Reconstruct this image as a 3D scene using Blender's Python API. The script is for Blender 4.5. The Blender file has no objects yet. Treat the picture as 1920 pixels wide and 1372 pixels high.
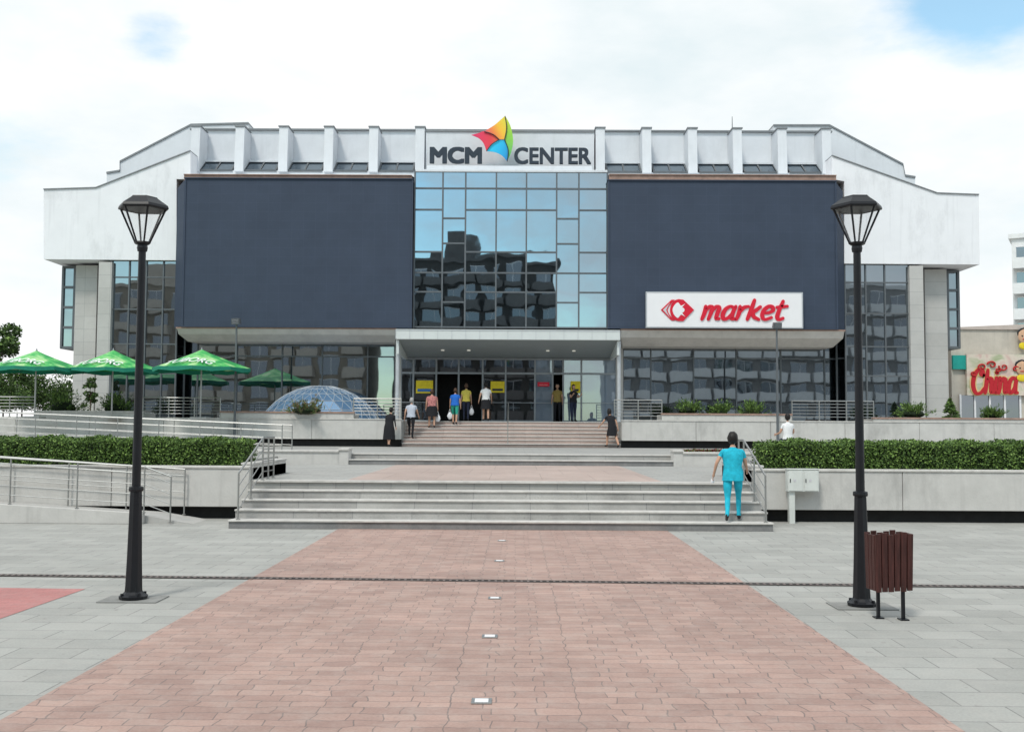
import bpy, bmesh, math, random
import numpy as np
from mathutils import Vector, Matrix
R=random.Random(7)
SC=bpy.context.scene; COL=SC.collection
# ---------------- camera (eye 2.0 m above plaza) ----------------
CAM=Vector((0,0,2.0)); FPX=2000.0
pitch=math.atan(117/2000); yaw=math.atan(8/2000); roll=math.radians(0.3)
fw=Vector((-math.sin(yaw)*math.cos(pitch),math.cos(yaw)*math.cos(pitch),math.sin(pitch)))
r0=Vector((math.cos(yaw),math.sin(yaw),0)); u0=r0.cross(fw)
rt=r0*math.cos(roll)+u0*math.sin(roll); up=u0*math.cos(roll)-r0*math.sin(roll)
cd=bpy.data.cameras.new("camera"); cam=bpy.data.objects.new("camera",cd); COL.objects.link(cam)
cam.matrix_world=Matrix(((rt.x,up.x,-fw.x,CAM.x),(rt.y,up.y,-fw.y,CAM.y),(rt.z,up.z,-fw.z,CAM.z),(0,0,0,1)))
cd.lens=37.5; cd.sensor_width=36; cd.clip_end=3000; SC.camera=cam
# survey: measured bearing -> metres on the vertical plane at distance d
def S(px,py,d):
    v=fw+rt*((px-960)/FPX)-up*((py-686)/FPX)
    return CAM+v*(d/v.y)
def SX(px,d,py=700): return S(px,py,d).x
def SZ(py,d,px=960): return S(px,py,d).z
# ---------------- mesh builder ----------------
_ico={}
def ico(n):
    if n not in _ico:
        bm=bmesh.new(); bmesh.ops.create_icosphere(bm,subdivisions=n,radius=1)
        _ico[n]=([tuple(v.co) for v in bm.verts],[tuple(v.index for v in f.verts) for f in bm.faces]); bm.free()
    return _ico[n]
class M:
    def __init__(s): s.v=[];s.f=[];s.m=[]
    def add(s,vs,fs,mi=0):
        o=len(s.v); s.v+= [tuple(p) for p in vs]; s.f+=[tuple(i+o for i in f) for f in fs]; s.m+=[mi]*len(fs); return s
    def box(s,x0,x1,y0,y1,z0,z1,mi=0):
        return s.add([(x0,y0,z0),(x1,y0,z0),(x1,y1,z0),(x0,y1,z0),(x0,y0,z1),(x1,y0,z1),(x1,y1,z1),(x0,y1,z1)],
          [(0,3,2,1),(4,5,6,7),(0,1,5,4),(1,2,6,5),(2,3,7,6),(3,0,4,7)],mi)
    def quad(s,a,b,c,d,mi=0): return s.add([a,b,c,d],[(0,1,2,3)],mi)
    def prism(s,poly,y0,y1,mi=0):
        n=len(poly); vs=[(x,y0,z) for x,z in poly]+[(x,y1,z) for x,z in poly]
        fs=[tuple(range(n)),tuple(range(2*n-1,n-1,-1))]+[(i,i+n,(i+1)%n+n,(i+1)%n) for i in range(n)]
        return s.add(vs,fs,mi)
    def cyl(s,p0,p1,r0,r1=None,seg=8,mi=0,rot=0):
        r1=r0 if r1 is None else r1
        p0=Vector(p0);p1=Vector(p1);d=(p1-p0).normalized()
        a=Vector((1,0,0)) if abs(d.x)<.9 else Vector((0,1,0))
        b=d.cross(a).normalized(); a=b.cross(d).normalized()
        vs=[]
        for p,r in((p0,r0),(p1,r1)):
            for i in range(seg):
                t=2*math.pi*i/seg+rot; vs.append(p+a*(r*math.cos(t))+b*(r*math.sin(t)))
        fs=[(i,(i+1)%seg,(i+1)%seg+seg,i+seg) for i in range(seg)]+[tuple(range(seg-1,-1,-1)),tuple(range(seg,2*seg))]
        return s.add(vs,fs,mi)
    def ball(s,c,rx,ry,rz,n=2,mi=0,fn=None):
        V,F=ico(n); vs=[]
        for p in V:
            q=(p[0]*rx,p[1]*ry,p[2]*rz)
            if fn:q=fn(p,q)
            vs.append((c[0]+q[0],c[1]+q[1],c[2]+q[2]))
        return s.add(vs,F,mi)
    def lathe(s,prof,c=(0,0),seg=16,mi=0):
        vs=[];n=len(prof)
        for r,z in prof:
            for i in range(seg):
                t=2*math.pi*i/seg; vs.append((c[0]+r*math.cos(t),c[1]+r*math.sin(t),z))
        fs=[(j*seg+i,j*seg+(i+1)%seg,(j+1)*seg+(i+1)%seg,(j+1)*seg+i) for j in range(n-1) for i in range(seg)]
        return s.add(vs,fs,mi)
    def obj(s,name,mats,parent=None,origin=None,smooth=False,bevel=0,**props):
        if parent is not None: o0=WL[parent.name]
        else: o0=Vector(origin) if origin is not None else Vector((0,0,0))
        me=bpy.data.meshes.new(name)
        me.from_pydata([(x-o0.x,y-o0.y,z-o0.z) for x,y,z in s.v],[],s.f)
        if not isinstance(mats,(list,tuple)): mats=[mats]
        for m in mats: me.materials.append(m)
        me.polygons.foreach_set("material_index",s.m)
        if smooth: me.polygons.foreach_set("use_smooth",[True]*len(s.f))
        me.update()
        ob=bpy.data.objects.new(name,me); COL.objects.link(ob)
        if parent is not None: ob.parent=parent; WL[ob.name]=o0
        else: ob.location=o0; WL[ob.name]=o0
        if bevel:
            b=ob.modifiers.new("bevel","BEVEL"); b.width=bevel; b.segments=2; b.limit_method='ANGLE'
        for k,v in props.items(): ob[k]=v
        return ob
WL={}
def thing(name,loc,label,category,group=None):
    e=bpy.data.objects.new(name,None); e.location=loc; e.empty_display_size=.3; COL.objects.link(e)
    WL[e.name]=Vector(loc); e["label"]=label; e["category"]=category
    if group: e["group"]=group
    return e
def clone(src,loc,rotz=0,**props):
    kids=[o for o in bpy.data.objects if o.parent==src]
    n=src.copy(); COL.objects.link(n); n.location=loc; n.rotation_euler[2]=rotz; WL[n.name]=Vector(loc)
    for k,v in props.items(): n[k]=v
    for c in kids:
        cc=c.copy(); COL.objects.link(cc); cc.parent=n
    return n
# ---------------- materials ----------------
def nmat(name):
    m=bpy.data.materials.new(name); m.use_nodes=True; nt=m.node_tree
    return m,nt,nt.nodes,nt.links,nt.nodes["Principled BSDF"]
def mat(name,col,rough=.8,var=.12,scale=3.,bump=.15,metal=0.,spec=.3,detail=6,stretch=None,stain=0,dirt=.62):
    m,nt,N,L,b=nmat(name)
    tc=N.new("ShaderNodeTexCoord"); mp=N.new("ShaderNodeMapping"); L.new(tc.outputs["Object"],mp.inputs[0])
    if stretch: mp.inputs["Scale"].default_value=stretch
    n=N.new("ShaderNodeTexNoise"); n.inputs["Scale"].default_value=scale; n.inputs["Detail"].default_value=detail; n.inputs["Roughness"].default_value=.65
    L.new(mp.outputs[0],n.inputs["Vector"])
    mx=N.new("ShaderNodeMixRGB"); mr=N.new("ShaderNodeMapRange"); mr.inputs[1].default_value=.3; mr.inputs[2].default_value=.7
    L.new(n.outputs["Fac"],mr.inputs[0]); L.new(mr.outputs[0],mx.inputs[0])
    mx.inputs[1].default_value=(*[c*(1-var) for c in col],1); mx.inputs[2].default_value=(*[min(1,c*(1+var)) for c in col],1)
    out=mx.outputs[0]
    if stain:
        n2=N.new("ShaderNodeTexNoise"); n2.inputs["Scale"].default_value=.35; n2.inputs["Detail"].default_value=9; n2.inputs["Roughness"].default_value=.72
        mp2=N.new("ShaderNodeMapping"); mp2.inputs["Scale"].default_value=(1.6,1.6,.7); L.new(tc.outputs["Object"],mp2.inputs[0]); L.new(mp2.outputs[0],n2.inputs["Vector"])
        r2=N.new("ShaderNodeMapRange"); r2.inputs[1].default_value=.52; r2.inputs[2].default_value=.66; r2.inputs[4].default_value=stain
        L.new(n2.outputs["Fac"],r2.inputs[0]); m2=N.new("ShaderNodeMixRGB"); m2.inputs[2].default_value=(*[c*dirt for c in col],1)
        L.new(r2.outputs[0],m2.inputs[0]); L.new(out,m2.inputs[1]); out=m2.outputs[0]
        n4=N.new("ShaderNodeTexNoise"); n4.inputs["Scale"].default_value=1; n4.inputs["Detail"].default_value=4; mp4=N.new("ShaderNodeMapping"); mp4.inputs["Scale"].default_value=(5,5,.25)
        L.new(tc.outputs["Object"],mp4.inputs[0]); L.new(mp4.outputs[0],n4.inputs["Vector"]); r4=N.new("ShaderNodeMapRange"); r4.inputs[1].default_value=.55; r4.inputs[2].default_value=.8; r4.inputs[4].default_value=stain*.6
        L.new(n4.outputs["Fac"],r4.inputs[0]); m4=N.new("ShaderNodeMixRGB"); m4.inputs[2].default_value=(*[c*dirt*.9 for c in col],1); L.new(r4.outputs[0],m4.inputs[0]); L.new(out,m4.inputs[1]); out=m4.outputs[0]
    L.new(out,b.inputs["Base Color"]); b.inputs["Roughness"].default_value=rough; b.inputs["Metallic"].default_value=metal
    b.inputs["Specular IOR Level"].default_value=spec
    if bump:
        bp=N.new("ShaderNodeBump"); bp.inputs["Strength"].default_value=bump; bp.inputs["Distance"].default_value=.02
        n3=N.new("ShaderNodeTexNoise"); n3.inputs["Scale"].default_value=scale*8; L.new(mp.outputs[0],n3.inputs["Vector"])
        L.new(n3.outputs["Fac"],bp.inputs["Height"]); L.new(bp.outputs[0],b.inputs["Normal"])
    return m
def brickmat(name,c1,c2,mort,bw,rh,ms,axes="xy",rough=.8,distort=0.,stainv=.25,rotz=0,offset=.5,bumpv=.3,squash=1.,blotch=0,bcol=(.44,.41,.38)):
    m,nt,N,L,b=nmat(name)
    tc=N.new("ShaderNodeTexCoord"); mp=N.new("ShaderNodeMapping"); L.new(tc.outputs["Object"],mp.inputs[0])
    if axes=="xz": mp.inputs["Rotation"].default_value=(-math.pi/2,0,0)
    else: mp.inputs["Rotation"].default_value=(0,0,rotz)
    vec=mp.outputs[0]
    if distort:
        wv=N.new("ShaderNodeTexNoise"); wv.inputs["Scale"].default_value=4.5; wv.inputs["Detail"].default_value=0; L.new(vec,wv.inputs["Vector"])
        sb=N.new("ShaderNodeVectorMath"); sb.operation='SUBTRACT'; sb.inputs[1].default_value=(.5,.5,.5); L.new(wv.outputs["Color"],sb.inputs[0])
        sc=N.new("ShaderNodeVectorMath"); sc.operation='SCALE'; sc.inputs["Scale"].default_value=distort; L.new(sb.outputs[0],sc.inputs[0])
        ad=N.new("ShaderNodeVectorMath"); L.new(vec,ad.inputs[0]); L.new(sc.outputs[0],ad.inputs[1]); vec=ad.outputs[0]
    br=N.new("ShaderNodeTexBrick"); br.offset=offset; br.squash=squash; br.squash_frequency=2; br.inputs["Scale"].default_value=1; br.inputs["Brick Width"].default_value=bw; br.inputs["Row Height"].default_value=rh
    br.inputs["Mortar Size"].default_value=ms; br.inputs["Mortar Smooth"].default_value=.3; br.inputs["Bias"].default_value=0
    br.inputs["Color1"].default_value=(*c1,1); br.inputs["Color2"].default_value=(*c2,1); br.inputs["Mortar"].default_value=(*mort,1)
    L.new(vec,br.inputs["Vector"])
    n=N.new("ShaderNodeTexNoise"); n.inputs["Scale"].default_value=.6; n.inputs["Detail"].default_value=10; n.inputs["Roughness"].default_value=.7
    L.new(tc.outputs["Object"],n.inputs["Vector"])
    mr=N.new("ShaderNodeMapRange"); mr.inputs[1].default_value=.3; mr.inputs[2].default_value=.7; mr.inputs[3].default_value=1-stainv; mr.inputs[4].default_value=1+stainv*.6
    L.new(n.outputs["Fac"],mr.inputs[0])
    mu=N.new("ShaderNodeVectorMath"); mu.operation='SCALE'; L.new(br.outputs["Color"],mu.inputs[0]); L.new(mr.outputs[0],mu.inputs["Scale"])
    n2=N.new("ShaderNodeTexNoise"); n2.inputs["Scale"].default_value=45; n2.inputs["Detail"].default_value=4; L.new(tc.outputs["Object"],n2.inputs["Vector"])
    mr2=N.new("ShaderNodeMapRange"); mr2.inputs[3].default_value=.80; mr2.inputs[4].default_value=1.20; L.new(n2.outputs["Fac"],mr2.inputs[0])
    mu2=N.new("ShaderNodeVectorMath"); mu2.operation='SCALE'; L.new(mu.outputs[0],mu2.inputs[0]); L.new(mr2.outputs[0],mu2.inputs["Scale"])
    out=mu2.outputs[0]
    if blotch:
        n5=N.new("ShaderNodeTexNoise"); n5.inputs["Scale"].default_value=3.2; n5.inputs["Detail"].default_value=9; n5.inputs["Roughness"].default_value=.8; L.new(tc.outputs["Object"],n5.inputs["Vector"])
        r5=N.new("ShaderNodeMapRange"); r5.inputs[1].default_value=.46; r5.inputs[2].default_value=.70; r5.inputs[4].default_value=blotch; L.new(n5.outputs["Fac"],r5.inputs[0])
        m5=N.new("ShaderNodeMixRGB"); m5.inputs[2].default_value=(*bcol,1); L.new(r5.outputs[0],m5.inputs[0]); L.new(out,m5.inputs[1]); out=m5.outputs[0]
        # sparse darker spots (gum, tyre dirt)
        n6=N.new("ShaderNodeTexNoise"); n6.inputs["Scale"].default_value=7; n6.inputs["Detail"].default_value=2; L.new(tc.outputs["Object"],n6.inputs["Vector"])
        r6=N.new("ShaderNodeMapRange"); r6.inputs[1].default_value=.68; r6.inputs[2].default_value=.74; r6.inputs[4].default_value=.35; L.new(n6.outputs["Fac"],r6.inputs[0])
        m6=N.new("ShaderNodeMixRGB"); m6.inputs[2].default_value=(.2,.18,.17,1); L.new(r6.outputs[0],m6.inputs[0]); L.new(out,m6.inputs[1]); out=m6.outputs[0]
    L.new(out,b.inputs["Base Color"]); b.inputs["Roughness"].default_value=rough; b.inputs["Specular IOR Level"].default_value=.25
    bp=N.new("ShaderNodeBump"); bp.inputs["Strength"].default_value=bumpv; bp.inputs["Distance"].default_value=.01; bp.invert=True
    L.new(br.outputs["Fac"],bp.inputs["Height"]); L.new(bp.outputs[0],b.inputs["Normal"])
    return m
def glassmat(name,tint,base,fac=.85,rough=.015,bump=.02):
    m,nt,N,L,b=nmat(name)
    out=N["Material Output"]; g=N.new("ShaderNodeBsdfGlossy"); g.inputs["Color"].default_value=(*tint,1); g.inputs["Roughness"].default_value=rough
    b.inputs["Base Color"].default_value=(*base,1); b.inputs["Roughness"].default_value=.3
    mx=N.new("ShaderNodeMixShader"); mx.inputs[0].default_value=fac; L.new(b.outputs[0],mx.inputs[1]); L.new(g.outputs[0],mx.inputs[2]); L.new(mx.outputs[0],out.inputs["Surface"])
    tc=N.new("ShaderNodeTexCoord"); n=N.new("ShaderNodeTexNoise"); n.inputs["Scale"].default_value=.9; n.inputs["Detail"].default_value=1
    L.new(tc.outputs["Object"],n.inputs["Vector"]); bp=N.new("ShaderNodeBump"); bp.inputs["Strength"].default_value=bump; bp.inputs["Distance"].default_value=.1
    L.new(n.outputs["Fac"],bp.inputs["Height"]); L.new(bp.outputs[0],g.inputs["Normal"])
    return m
white=mat("white_render",(.79,.79,.81),.85,.03,1.2,.1,stain=.6,dirt=.74)
grey=mat("attic_cladding",(.60,.62,.65),.7,.04,1.5,.05,stain=.25,dirt=.8)
greyl=mat("fin_cladding",(.66,.68,.71),.7,.04,1.5,.05,stain=.35,dirt=.75)
conc=mat("concrete",(.44,.43,.41),.9,.1,2.5,.2,stain=.5)
concl=mat("pale_concrete",(.53,.515,.49),.9,.08,2.5,.2,stain=.8,dirt=.68)
stone=mat("column_stone",(.47,.45,.43),.8,.06,2,.1,stain=.2)
dark=mat("dark_trim",(.03,.035,.04),.5,.1,4,.0)
black=mat("black_paint",(.007,.008,.011),.42,.2,9,.03,spec=.35)
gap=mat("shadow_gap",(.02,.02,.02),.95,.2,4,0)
copper=mat("copper_flashing",(.34,.22,.175),.65,.25,4,.05)
frame=mat("frame_metal",(.13,.14,.15),.4,.1,5,0,metal=.3)
framel=mat("pale_frame_metal",(.5,.52,.54),.4,.08,5,0,metal=.3)
steel=mat("brushed_steel",(.36,.36,.35),.35,.1,8,0,metal=.8)
glass=glassmat("curtain_glass",(.33,.43,.50),(.01,.02,.03),.92,bump=.035)
glassd=glassmat("tinted_glass",(.31,.36,.40),(.012,.016,.02),.85)
glasse=glassmat("entrance_glass",(.26,.29,.32),(.03,.035,.04),.8)
domeg=glassmat("dome_glass",(.42,.58,.76),(.12,.24,.40),.45,.12)
screen=brickmat("screen_mesh",(.042,.057,.088),(.045,.060,.092),(.050,.066,.100),.55,.42,.012,"xz",.7,offset=0,stainv=.12,bumpv=.05)
pave=brickmat("grey_paving",(.385,.383,.360),(.325,.325,.305),(.22,.22,.21),.62,.42,.008,stainv=.16,rotz=.02,blotch=.35)
pave2=brickmat("upper_paving",(.38,.375,.355),(.34,.335,.32),(.25,.25,.25),.6,.4,.01,stainv=.15,blotch=.2)
brick=brickmat("pink_pavers",(.44,.300,.255),(.345,.232,.20),(.22,.17,.155),.23,.165,.006,stainv=.20,distort=.085,squash=1.35,blotch=.5,bcol=(.45,.375,.335))
redpave=brickmat("red_paving",(.46,.20,.19),(.42,.18,.17),(.33,.18,.17),.25,.12,.005,stainv=.12,blotch=.2)
stairm=brickmat("step_stone",(.44,.43,.41),(.38,.37,.355),(.22,.22,.22),1.2,3.,.006,stainv=.35,blotch=.3)
stairr=brickmat("pink_step_stone",(.46,.36,.32),(.41,.32,.285),(.25,.2,.18),1.2,3.,.006,stainv=.2,blotch=.3)
nose=mat("step_nosing",(.56,.54,.51),.8,.15,5,.1,stain=.4,dirt=.75)
wood=mat("red_brown_wood",(.058,.019,.016),.5,.5,6,.25,stretch=(6,6,.6))
soil=mat("soil",(.08,.06,.04),.95,.3,5,.3)
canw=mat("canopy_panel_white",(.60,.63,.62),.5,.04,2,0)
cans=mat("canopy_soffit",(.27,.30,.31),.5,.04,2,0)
lett=mat("dark_letter",(.03,.04,.055),.4,.1,5,0)
signw=mat("sign_white",(.78,.77,.78),.5,.02,2,0)
red=mat("sign_red",(.62,.012,.035),.45,.05,5,0)
sgrey=mat("sign_grey",(.55,.53,.56),.5,.05,5,0)
cabw=mat("cabinet_white",(.62,.64,.61),.5,.06,5,.03,stain=.4,dirt=.75)
def plain(n,c,r=.7): return mat(n,c,r,.12,12,.1)
def gradmat(name,stops,origin,p0,p1):
    # colour blend printed across the sign panel, along p0->p1 (world x,z)
    m,nt,N,L,b=nmat(name); tc=N.new("ShaderNodeTexCoord")
    d=Vector((p1[0]-p0[0],0,p1[1]-p0[1])); l2=d.length_squared
    sb=N.new("ShaderNodeVectorMath"); sb.operation='SUBTRACT'; sb.inputs[1].default_value=(p0[0]-origin[0],0,p0[1]-origin[2]); L.new(tc.outputs["Object"],sb.inputs[0])
    dt=N.new("ShaderNodeVectorMath"); dt.operation='DOT_PRODUCT'; dt.inputs[1].default_value=d/l2; L.new(sb.outputs[0],dt.inputs[0])
    cr=N.new("ShaderNodeValToRGB"); es=cr.color_ramp.elements
    es[0].position=stops[0][0]; es[0].color=(*stops[0][1],1); es[1].position=stops[-1][0]; es[1].color=(*stops[-1][1],1)
    for q,c in stops[1:-1]: z=es.new(q); z.color=(*c,1)
    L.new(dt.outputs["Value"],cr.inputs[0]); L.new(cr.outputs[0],b.inputs["Base Color"]); b.inputs["Roughness"].default_value=.4
    return m
# ---------------- world / sun ----------------
W=bpy.data.worlds.new("World"); SC.world=W; W.use_nodes=True; nt=W.node_tree; N=nt.nodes; L=nt.links
bg=N["Background"]; sky=N.new("ShaderNodeTexSky"); sky.sky_type='NISHITA'; sky.sun_disc=False
sd=Vector((-.35,-.75,1.15)).normalized()
sky.sun_elevation=math.asin(sd.z); sky.sun_rotation=math.atan2(sd.x,sd.y)
tc=N.new("ShaderNodeTexCoord"); mp=N.new("ShaderNodeMapping"); mp.inputs["Scale"].default_value=(1,1,2.4); L.new(tc.outputs["Generated"],mp.inputs[0])
n1=N.new("ShaderNodeTexNoise"); n1.inputs["Scale"].default_value=2.6; n1.inputs["Detail"].default_value=9; n1.inputs["Roughness"].default_value=.58; L.new(mp.outputs[0],n1.inputs["Vector"])
sx=N.new("ShaderNodeSeparateXYZ"); L.new(tc.outputs["Generated"],sx.inputs[0])
yb=N.new("ShaderNodeMath"); yb.operation='MULTIPLY_ADD'; yb.inputs[1].default_value=.105; L.new(sx.outputs[1],yb.inputs[0]); L.new(n1.outputs["Fac"],yb.inputs[2])
yc=N.new("ShaderNodeMath"); yc.operation='ADD'; yc.inputs[1].default_value=.05; L.new(yb.outputs[0],yc.inputs[0])
cur=yc.outputs[0]
for (px,py,rad,amt) in ((1870,-40,.095,.36),(1700,-90,.12,.25),(300,60,.06,.13)):
    dv=(S(px,py,10)-CAM).normalized()
    ds=N.new("ShaderNodeVectorMath"); ds.operation='DISTANCE'; ds.inputs[1].default_value=dv; L.new(tc.outputs["Generated"],ds.inputs[0])
    mr=N.new("ShaderNodeMapRange"); mr.interpolation_type='SMOOTHSTEP'; mr.inputs[1].default_value=0; mr.inputs[2].default_value=rad; mr.inputs[3].default_value=amt; mr.inputs[4].default_value=0
    L.new(ds.outputs["Value"],mr.inputs[0]); sb=N.new("ShaderNodeMath"); sb.operation='SUBTRACT'; L.new(cur,sb.inputs[0]); L.new(mr.outputs[0],sb.inputs[1]); cur=sb.outputs[0]
mr=N.new("ShaderNodeMapRange"); mr.interpolation_type='SMOOTHSTEP'; mr.inputs[1].default_value=.36; mr.inputs[2].default_value=.58; mr.inputs[3].default_value=.12; L.new(cur,mr.inputs[0])
n2=N.new("ShaderNodeTexNoise"); n2.inputs["Scale"].default_value=3.2; n2.inputs["Detail"].default_value=9; n2.inputs["Roughness"].default_value=.55; L.new(mp.outputs[0],n2.inputs["Vector"])
cr=N.new("ShaderNodeValToRGB"); cr.color_ramp.elements[0].position=.34; cr.color_ramp.elements[1].position=.60
cr.color_ramp.elements[0].color=(.74,.83,.86,1); cr.color_ramp.elements[1].color=(1,1,1,1); L.new(n2.outputs["Fac"],cr.inputs[0])
sc=N.new("ShaderNodeVectorMath"); sc.operation='SCALE'; sc.inputs["Scale"].default_value=10.9; L.new(cr.outputs[0],sc.inputs[0])
hz=N.new("ShaderNodeVectorMath"); hz.operation='MULTIPLY'; hz.inputs[1].default_value=(2.1,2.6,2.3); L.new(sky.outputs[0],hz.inputs[0])
mx=N.new("ShaderNodeMixRGB"); L.new(mr.outputs[0],mx.inputs[0]); L.new(hz.outputs[0],mx.inputs[1]); L.new(sc.outputs[0],mx.inputs[2])
L.new(mx.outputs[0],bg.inputs["Color"]); bg.inputs["Strength"].default_value=.1
sl=bpy.data.lights.new("sun","SUN"); sl.energy=2.0; sl.angle=math.radians(10); sl.color=(1,.95,.88)
so=bpy.data.objects.new("sun",sl); COL.objects.link(so); so.rotation_euler=(-sd).to_track_quat('-Z','Y').to_euler()
SC.view_settings.view_transform='Standard'; SC.view_settings.look='None'; SC.view_settings.exposure=0
# ---------------- text ----------------
def text(body,x0,x1,z0,z1,y,th,m,name,parent=None,shear=0,offset=0.,bold=0,**props):
    cu=bpy.data.curves.new("t","FONT"); cu.body=body; cu.shear=shear; cu.offset=offset; cu.extrude=.02; cu.resolution_u=4
    o=bpy.data.objects.new("t",cu); COL.objects.link(o); dg=bpy.context.evaluated_depsgraph_get(); me=bpy.data.meshes.new_from_object(o.evaluated_get(dg))
    co=np.array([v.co[:] for v in me.vertices]); mn=co.min(0); mxx=co.max(0); fs=[tuple(p.vertices) for p in me.polygons]
    q=(co-mn)/(mxx-mn); b=M()
    offs=[(0,0)] if not bold else [(dx,dz) for dx in(-1,0,1) for dz in(-.6,.6)]
    for k,(dx,dz) in enumerate(offs):
        b.add([(x0+bold+dx*bold+a*(x1-x0-2*bold),y-c*th-k*.0015,z0+bold*.6+dz*bold+bb*(z1-z0-1.2*bold)) for a,bb,c in q],fs,0)
    bpy.data.objects.remove(o); bpy.data.curves.remove(cu); bpy.data.meshes.remove(me)
    return b.obj(name,m,parent,**props)
def cat(pts,n=6):
    P=[pts[0]]+list(pts)+[pts[-1]]; out=[]
    for i in range(1,len(P)-2):
        for k in range(n):
            t=k/n; out.append(tuple(.5*((2*P[i][j])+(-P[i-1][j]+P[i+1][j])*t+(2*P[i-1][j]-5*P[i][j]+4*P[i+1][j]-P[i+2][j])*t*t+(-P[i-1][j]+3*P[i][j]-3*P[i+1][j]+P[i+2][j])*t**3) for j in(0,1)))
    out.append(pts[-1]); return out
GL={'m':(.98,[[(0,1),(.04,.6),(0,0)],[(.02,.55),(.2,.97),(.37,.88),(.36,.45),(.33,0)],[(.36,.55),(.54,.97),(.72,.88),(.70,.4),(.72,.06),(.86,.04)]]),
'a':(.78,[[(.5,.86),(.3,1),(.08,.78),(.02,.32),(.14,.02),(.34,.12),(.5,.5)],[(.56,1),(.5,.5),(.53,.07),(.68,.03)]]),
'r':(.56,[[(0,1),(.04,.5),(0,0)],[(.03,.5),(.2,.9),(.42,1.0)]]),
'k':(.68,[[(.08,1.5),(.05,.7),(0,0)],[(.48,.98),(.24,.62),(.05,.5)],[(.16,.56),(.3,.2),(.58,0)]]),
'e':(.66,[[(.05,.5),(.3,.52),(.5,.72),(.4,.98),(.2,1),(.03,.7),(.02,.3),(.2,0),(.52,.15)]]),
't':(.5,[[(.22,1.42),(.15,.7),(.15,.2),(.28,0),(.46,.1)],[(0,.95),(.5,1.03)]]),
'C':(.95,[[(.72,1.15),(.62,1.48),(.3,1.5),(.03,1.05),(.02,.45),(.25,.0),(.6,.0),(.85,.3)],[(.72,1.15),(.55,1.2),(.55,1.35)]]),
'h':(.68,[[(.06,1.5),(.04,.7),(0,0)],[(.03,.55),(.2,.95),(.4,.86),(.4,.4),(.44,.05),(.56,.04)]]),
'i':(.32,[[(.05,1),(.03,.2),(.1,.02),(.2,.08)],[(.07,1.3),(.09,1.36)]]),
'n':(.68,[[(0,1),(.04,.6),(0,0)],[(.03,.55),(.2,.95),(.4,.86),(.4,.4),(.44,.05),(.56,.04)]])}
def brush(body,x0,x1,z0,z1,y,rad,m,name,parent,shear=.25,depth=.5,hmax=1.5):
    tot=sum(GL[c][0] for c in body)-.1; sz=(z1-z0-2*rad)/hmax; sxx=(x1-x0-2*rad-shear*(z1-z0)*.6)/tot; b=M(); cx=0
    for c in body:
        for st in GL[c][1]:
            pts=cat(st,5); n=len(pts)
            W3=[(x0+rad+(cx+px)*sxx+shear*py*sz,z0+rad+py*sz) for px,py in pts]
            L_=[];R_=[]
            for i,(X,Z) in enumerate(W3):
                a=W3[max(0,i-1)]; c2=W3[min(n-1,i+1)]; dx,dz=c2[0]-a[0],c2[1]-a[1]; l=math.hypot(dx,dz)+1e-9
                r=rad*(.82+.25*math.sin(math.pi*i/(n-1)))*(1+.25*abs(dz/l)-.15)
                L_.append((X-dz/l*r,Z+dx/l*r)); R_.append((X+dz/l*r,Z-dx/l*r))
            for i in range(n-1):
                b.prism([L_[i],L_[i+1],R_[i+1],R_[i]],y-depth*rad-.0006*i,y)
            for X,Z in (W3[0],W3[-1]): b.cyl((X,y-depth*rad-.001,Z),(X,y,Z),rad*.85,None,12)
        cx+=GL[c][0]
    return b.obj(name,m,parent)
# ---------------- ground & levels ----------------
def sheet(name,pts,z,m,label):
    b=M(); b.add([(x,y,z) for x,y in pts],[tuple(range(len(pts)))]); return b.obj(name,m,label=label,kind="structure",category="ground")
def struct(name,boxes,m,label,cat="pavement"):
    b=M()
    for q in boxes: b.box(*q)
    return b.obj(name,m,label=label,kind="structure",category=cat)
sheet("ground",[(-900,-900),(900,-900),(900,1400),(-900,1400)],0,pave,"grey rectangular paving of the open plaza")
sheet("path",[(-3.5,-8),(3.0,-8),(3.0,21.2),(-3.5,21.2)],.004,brick,"pink interlocking paver path leading to the steps")
def GP(px,py): # plaza point
    v=fw+rt*((px-960)/FPX)-up*((py-686)/FPX); t=-2.0/v.z; p=CAM+v*t; return (p.x,p.y)
sheet("pavement",[(-9,GP(0,1160)[1]-1.2),GP(0,1160),GP(160,1104),(-9,GP(0,1099)[1])],.004,redpave,"red painted paving patch on the plaza")
sheet("pavement",[(-3.7,23.5),(3.2,23.5),(3.2,33.27),(-3.7,33.27)],.855,stairr,"pink stone strip across the landing")
struct("pavement",[(-5.8,5.2,23.22,27,0,.85),(-7.4,6.9,27,33.32,0,.85)],pave2,"grey stone landing between the two flights")
struct("pavement",[(-70,-5.8,23.55,27.0,0,1.10),(-70,-7.4,27.0,33.94,0,1.10),(5.2,70,23.55,27.0,0,1.10),(6.9,70,27.0,33.94,0,1.10)],pave2,"raised planting ground behind the concrete walls")
struct("pavement",[(-90,90,33.95,46.37,0,1.187)],pave2,"upper forecourt paved in grey stone")
struct("terrace",[(-90,-4.9,46.39,95,0,2.31),(4.5,90,46.39,95,0,2.31),(-4.9,4.5,48.14,95,0,2.305)],pave2,"paved terrace carrying the shopping centre")
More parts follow.
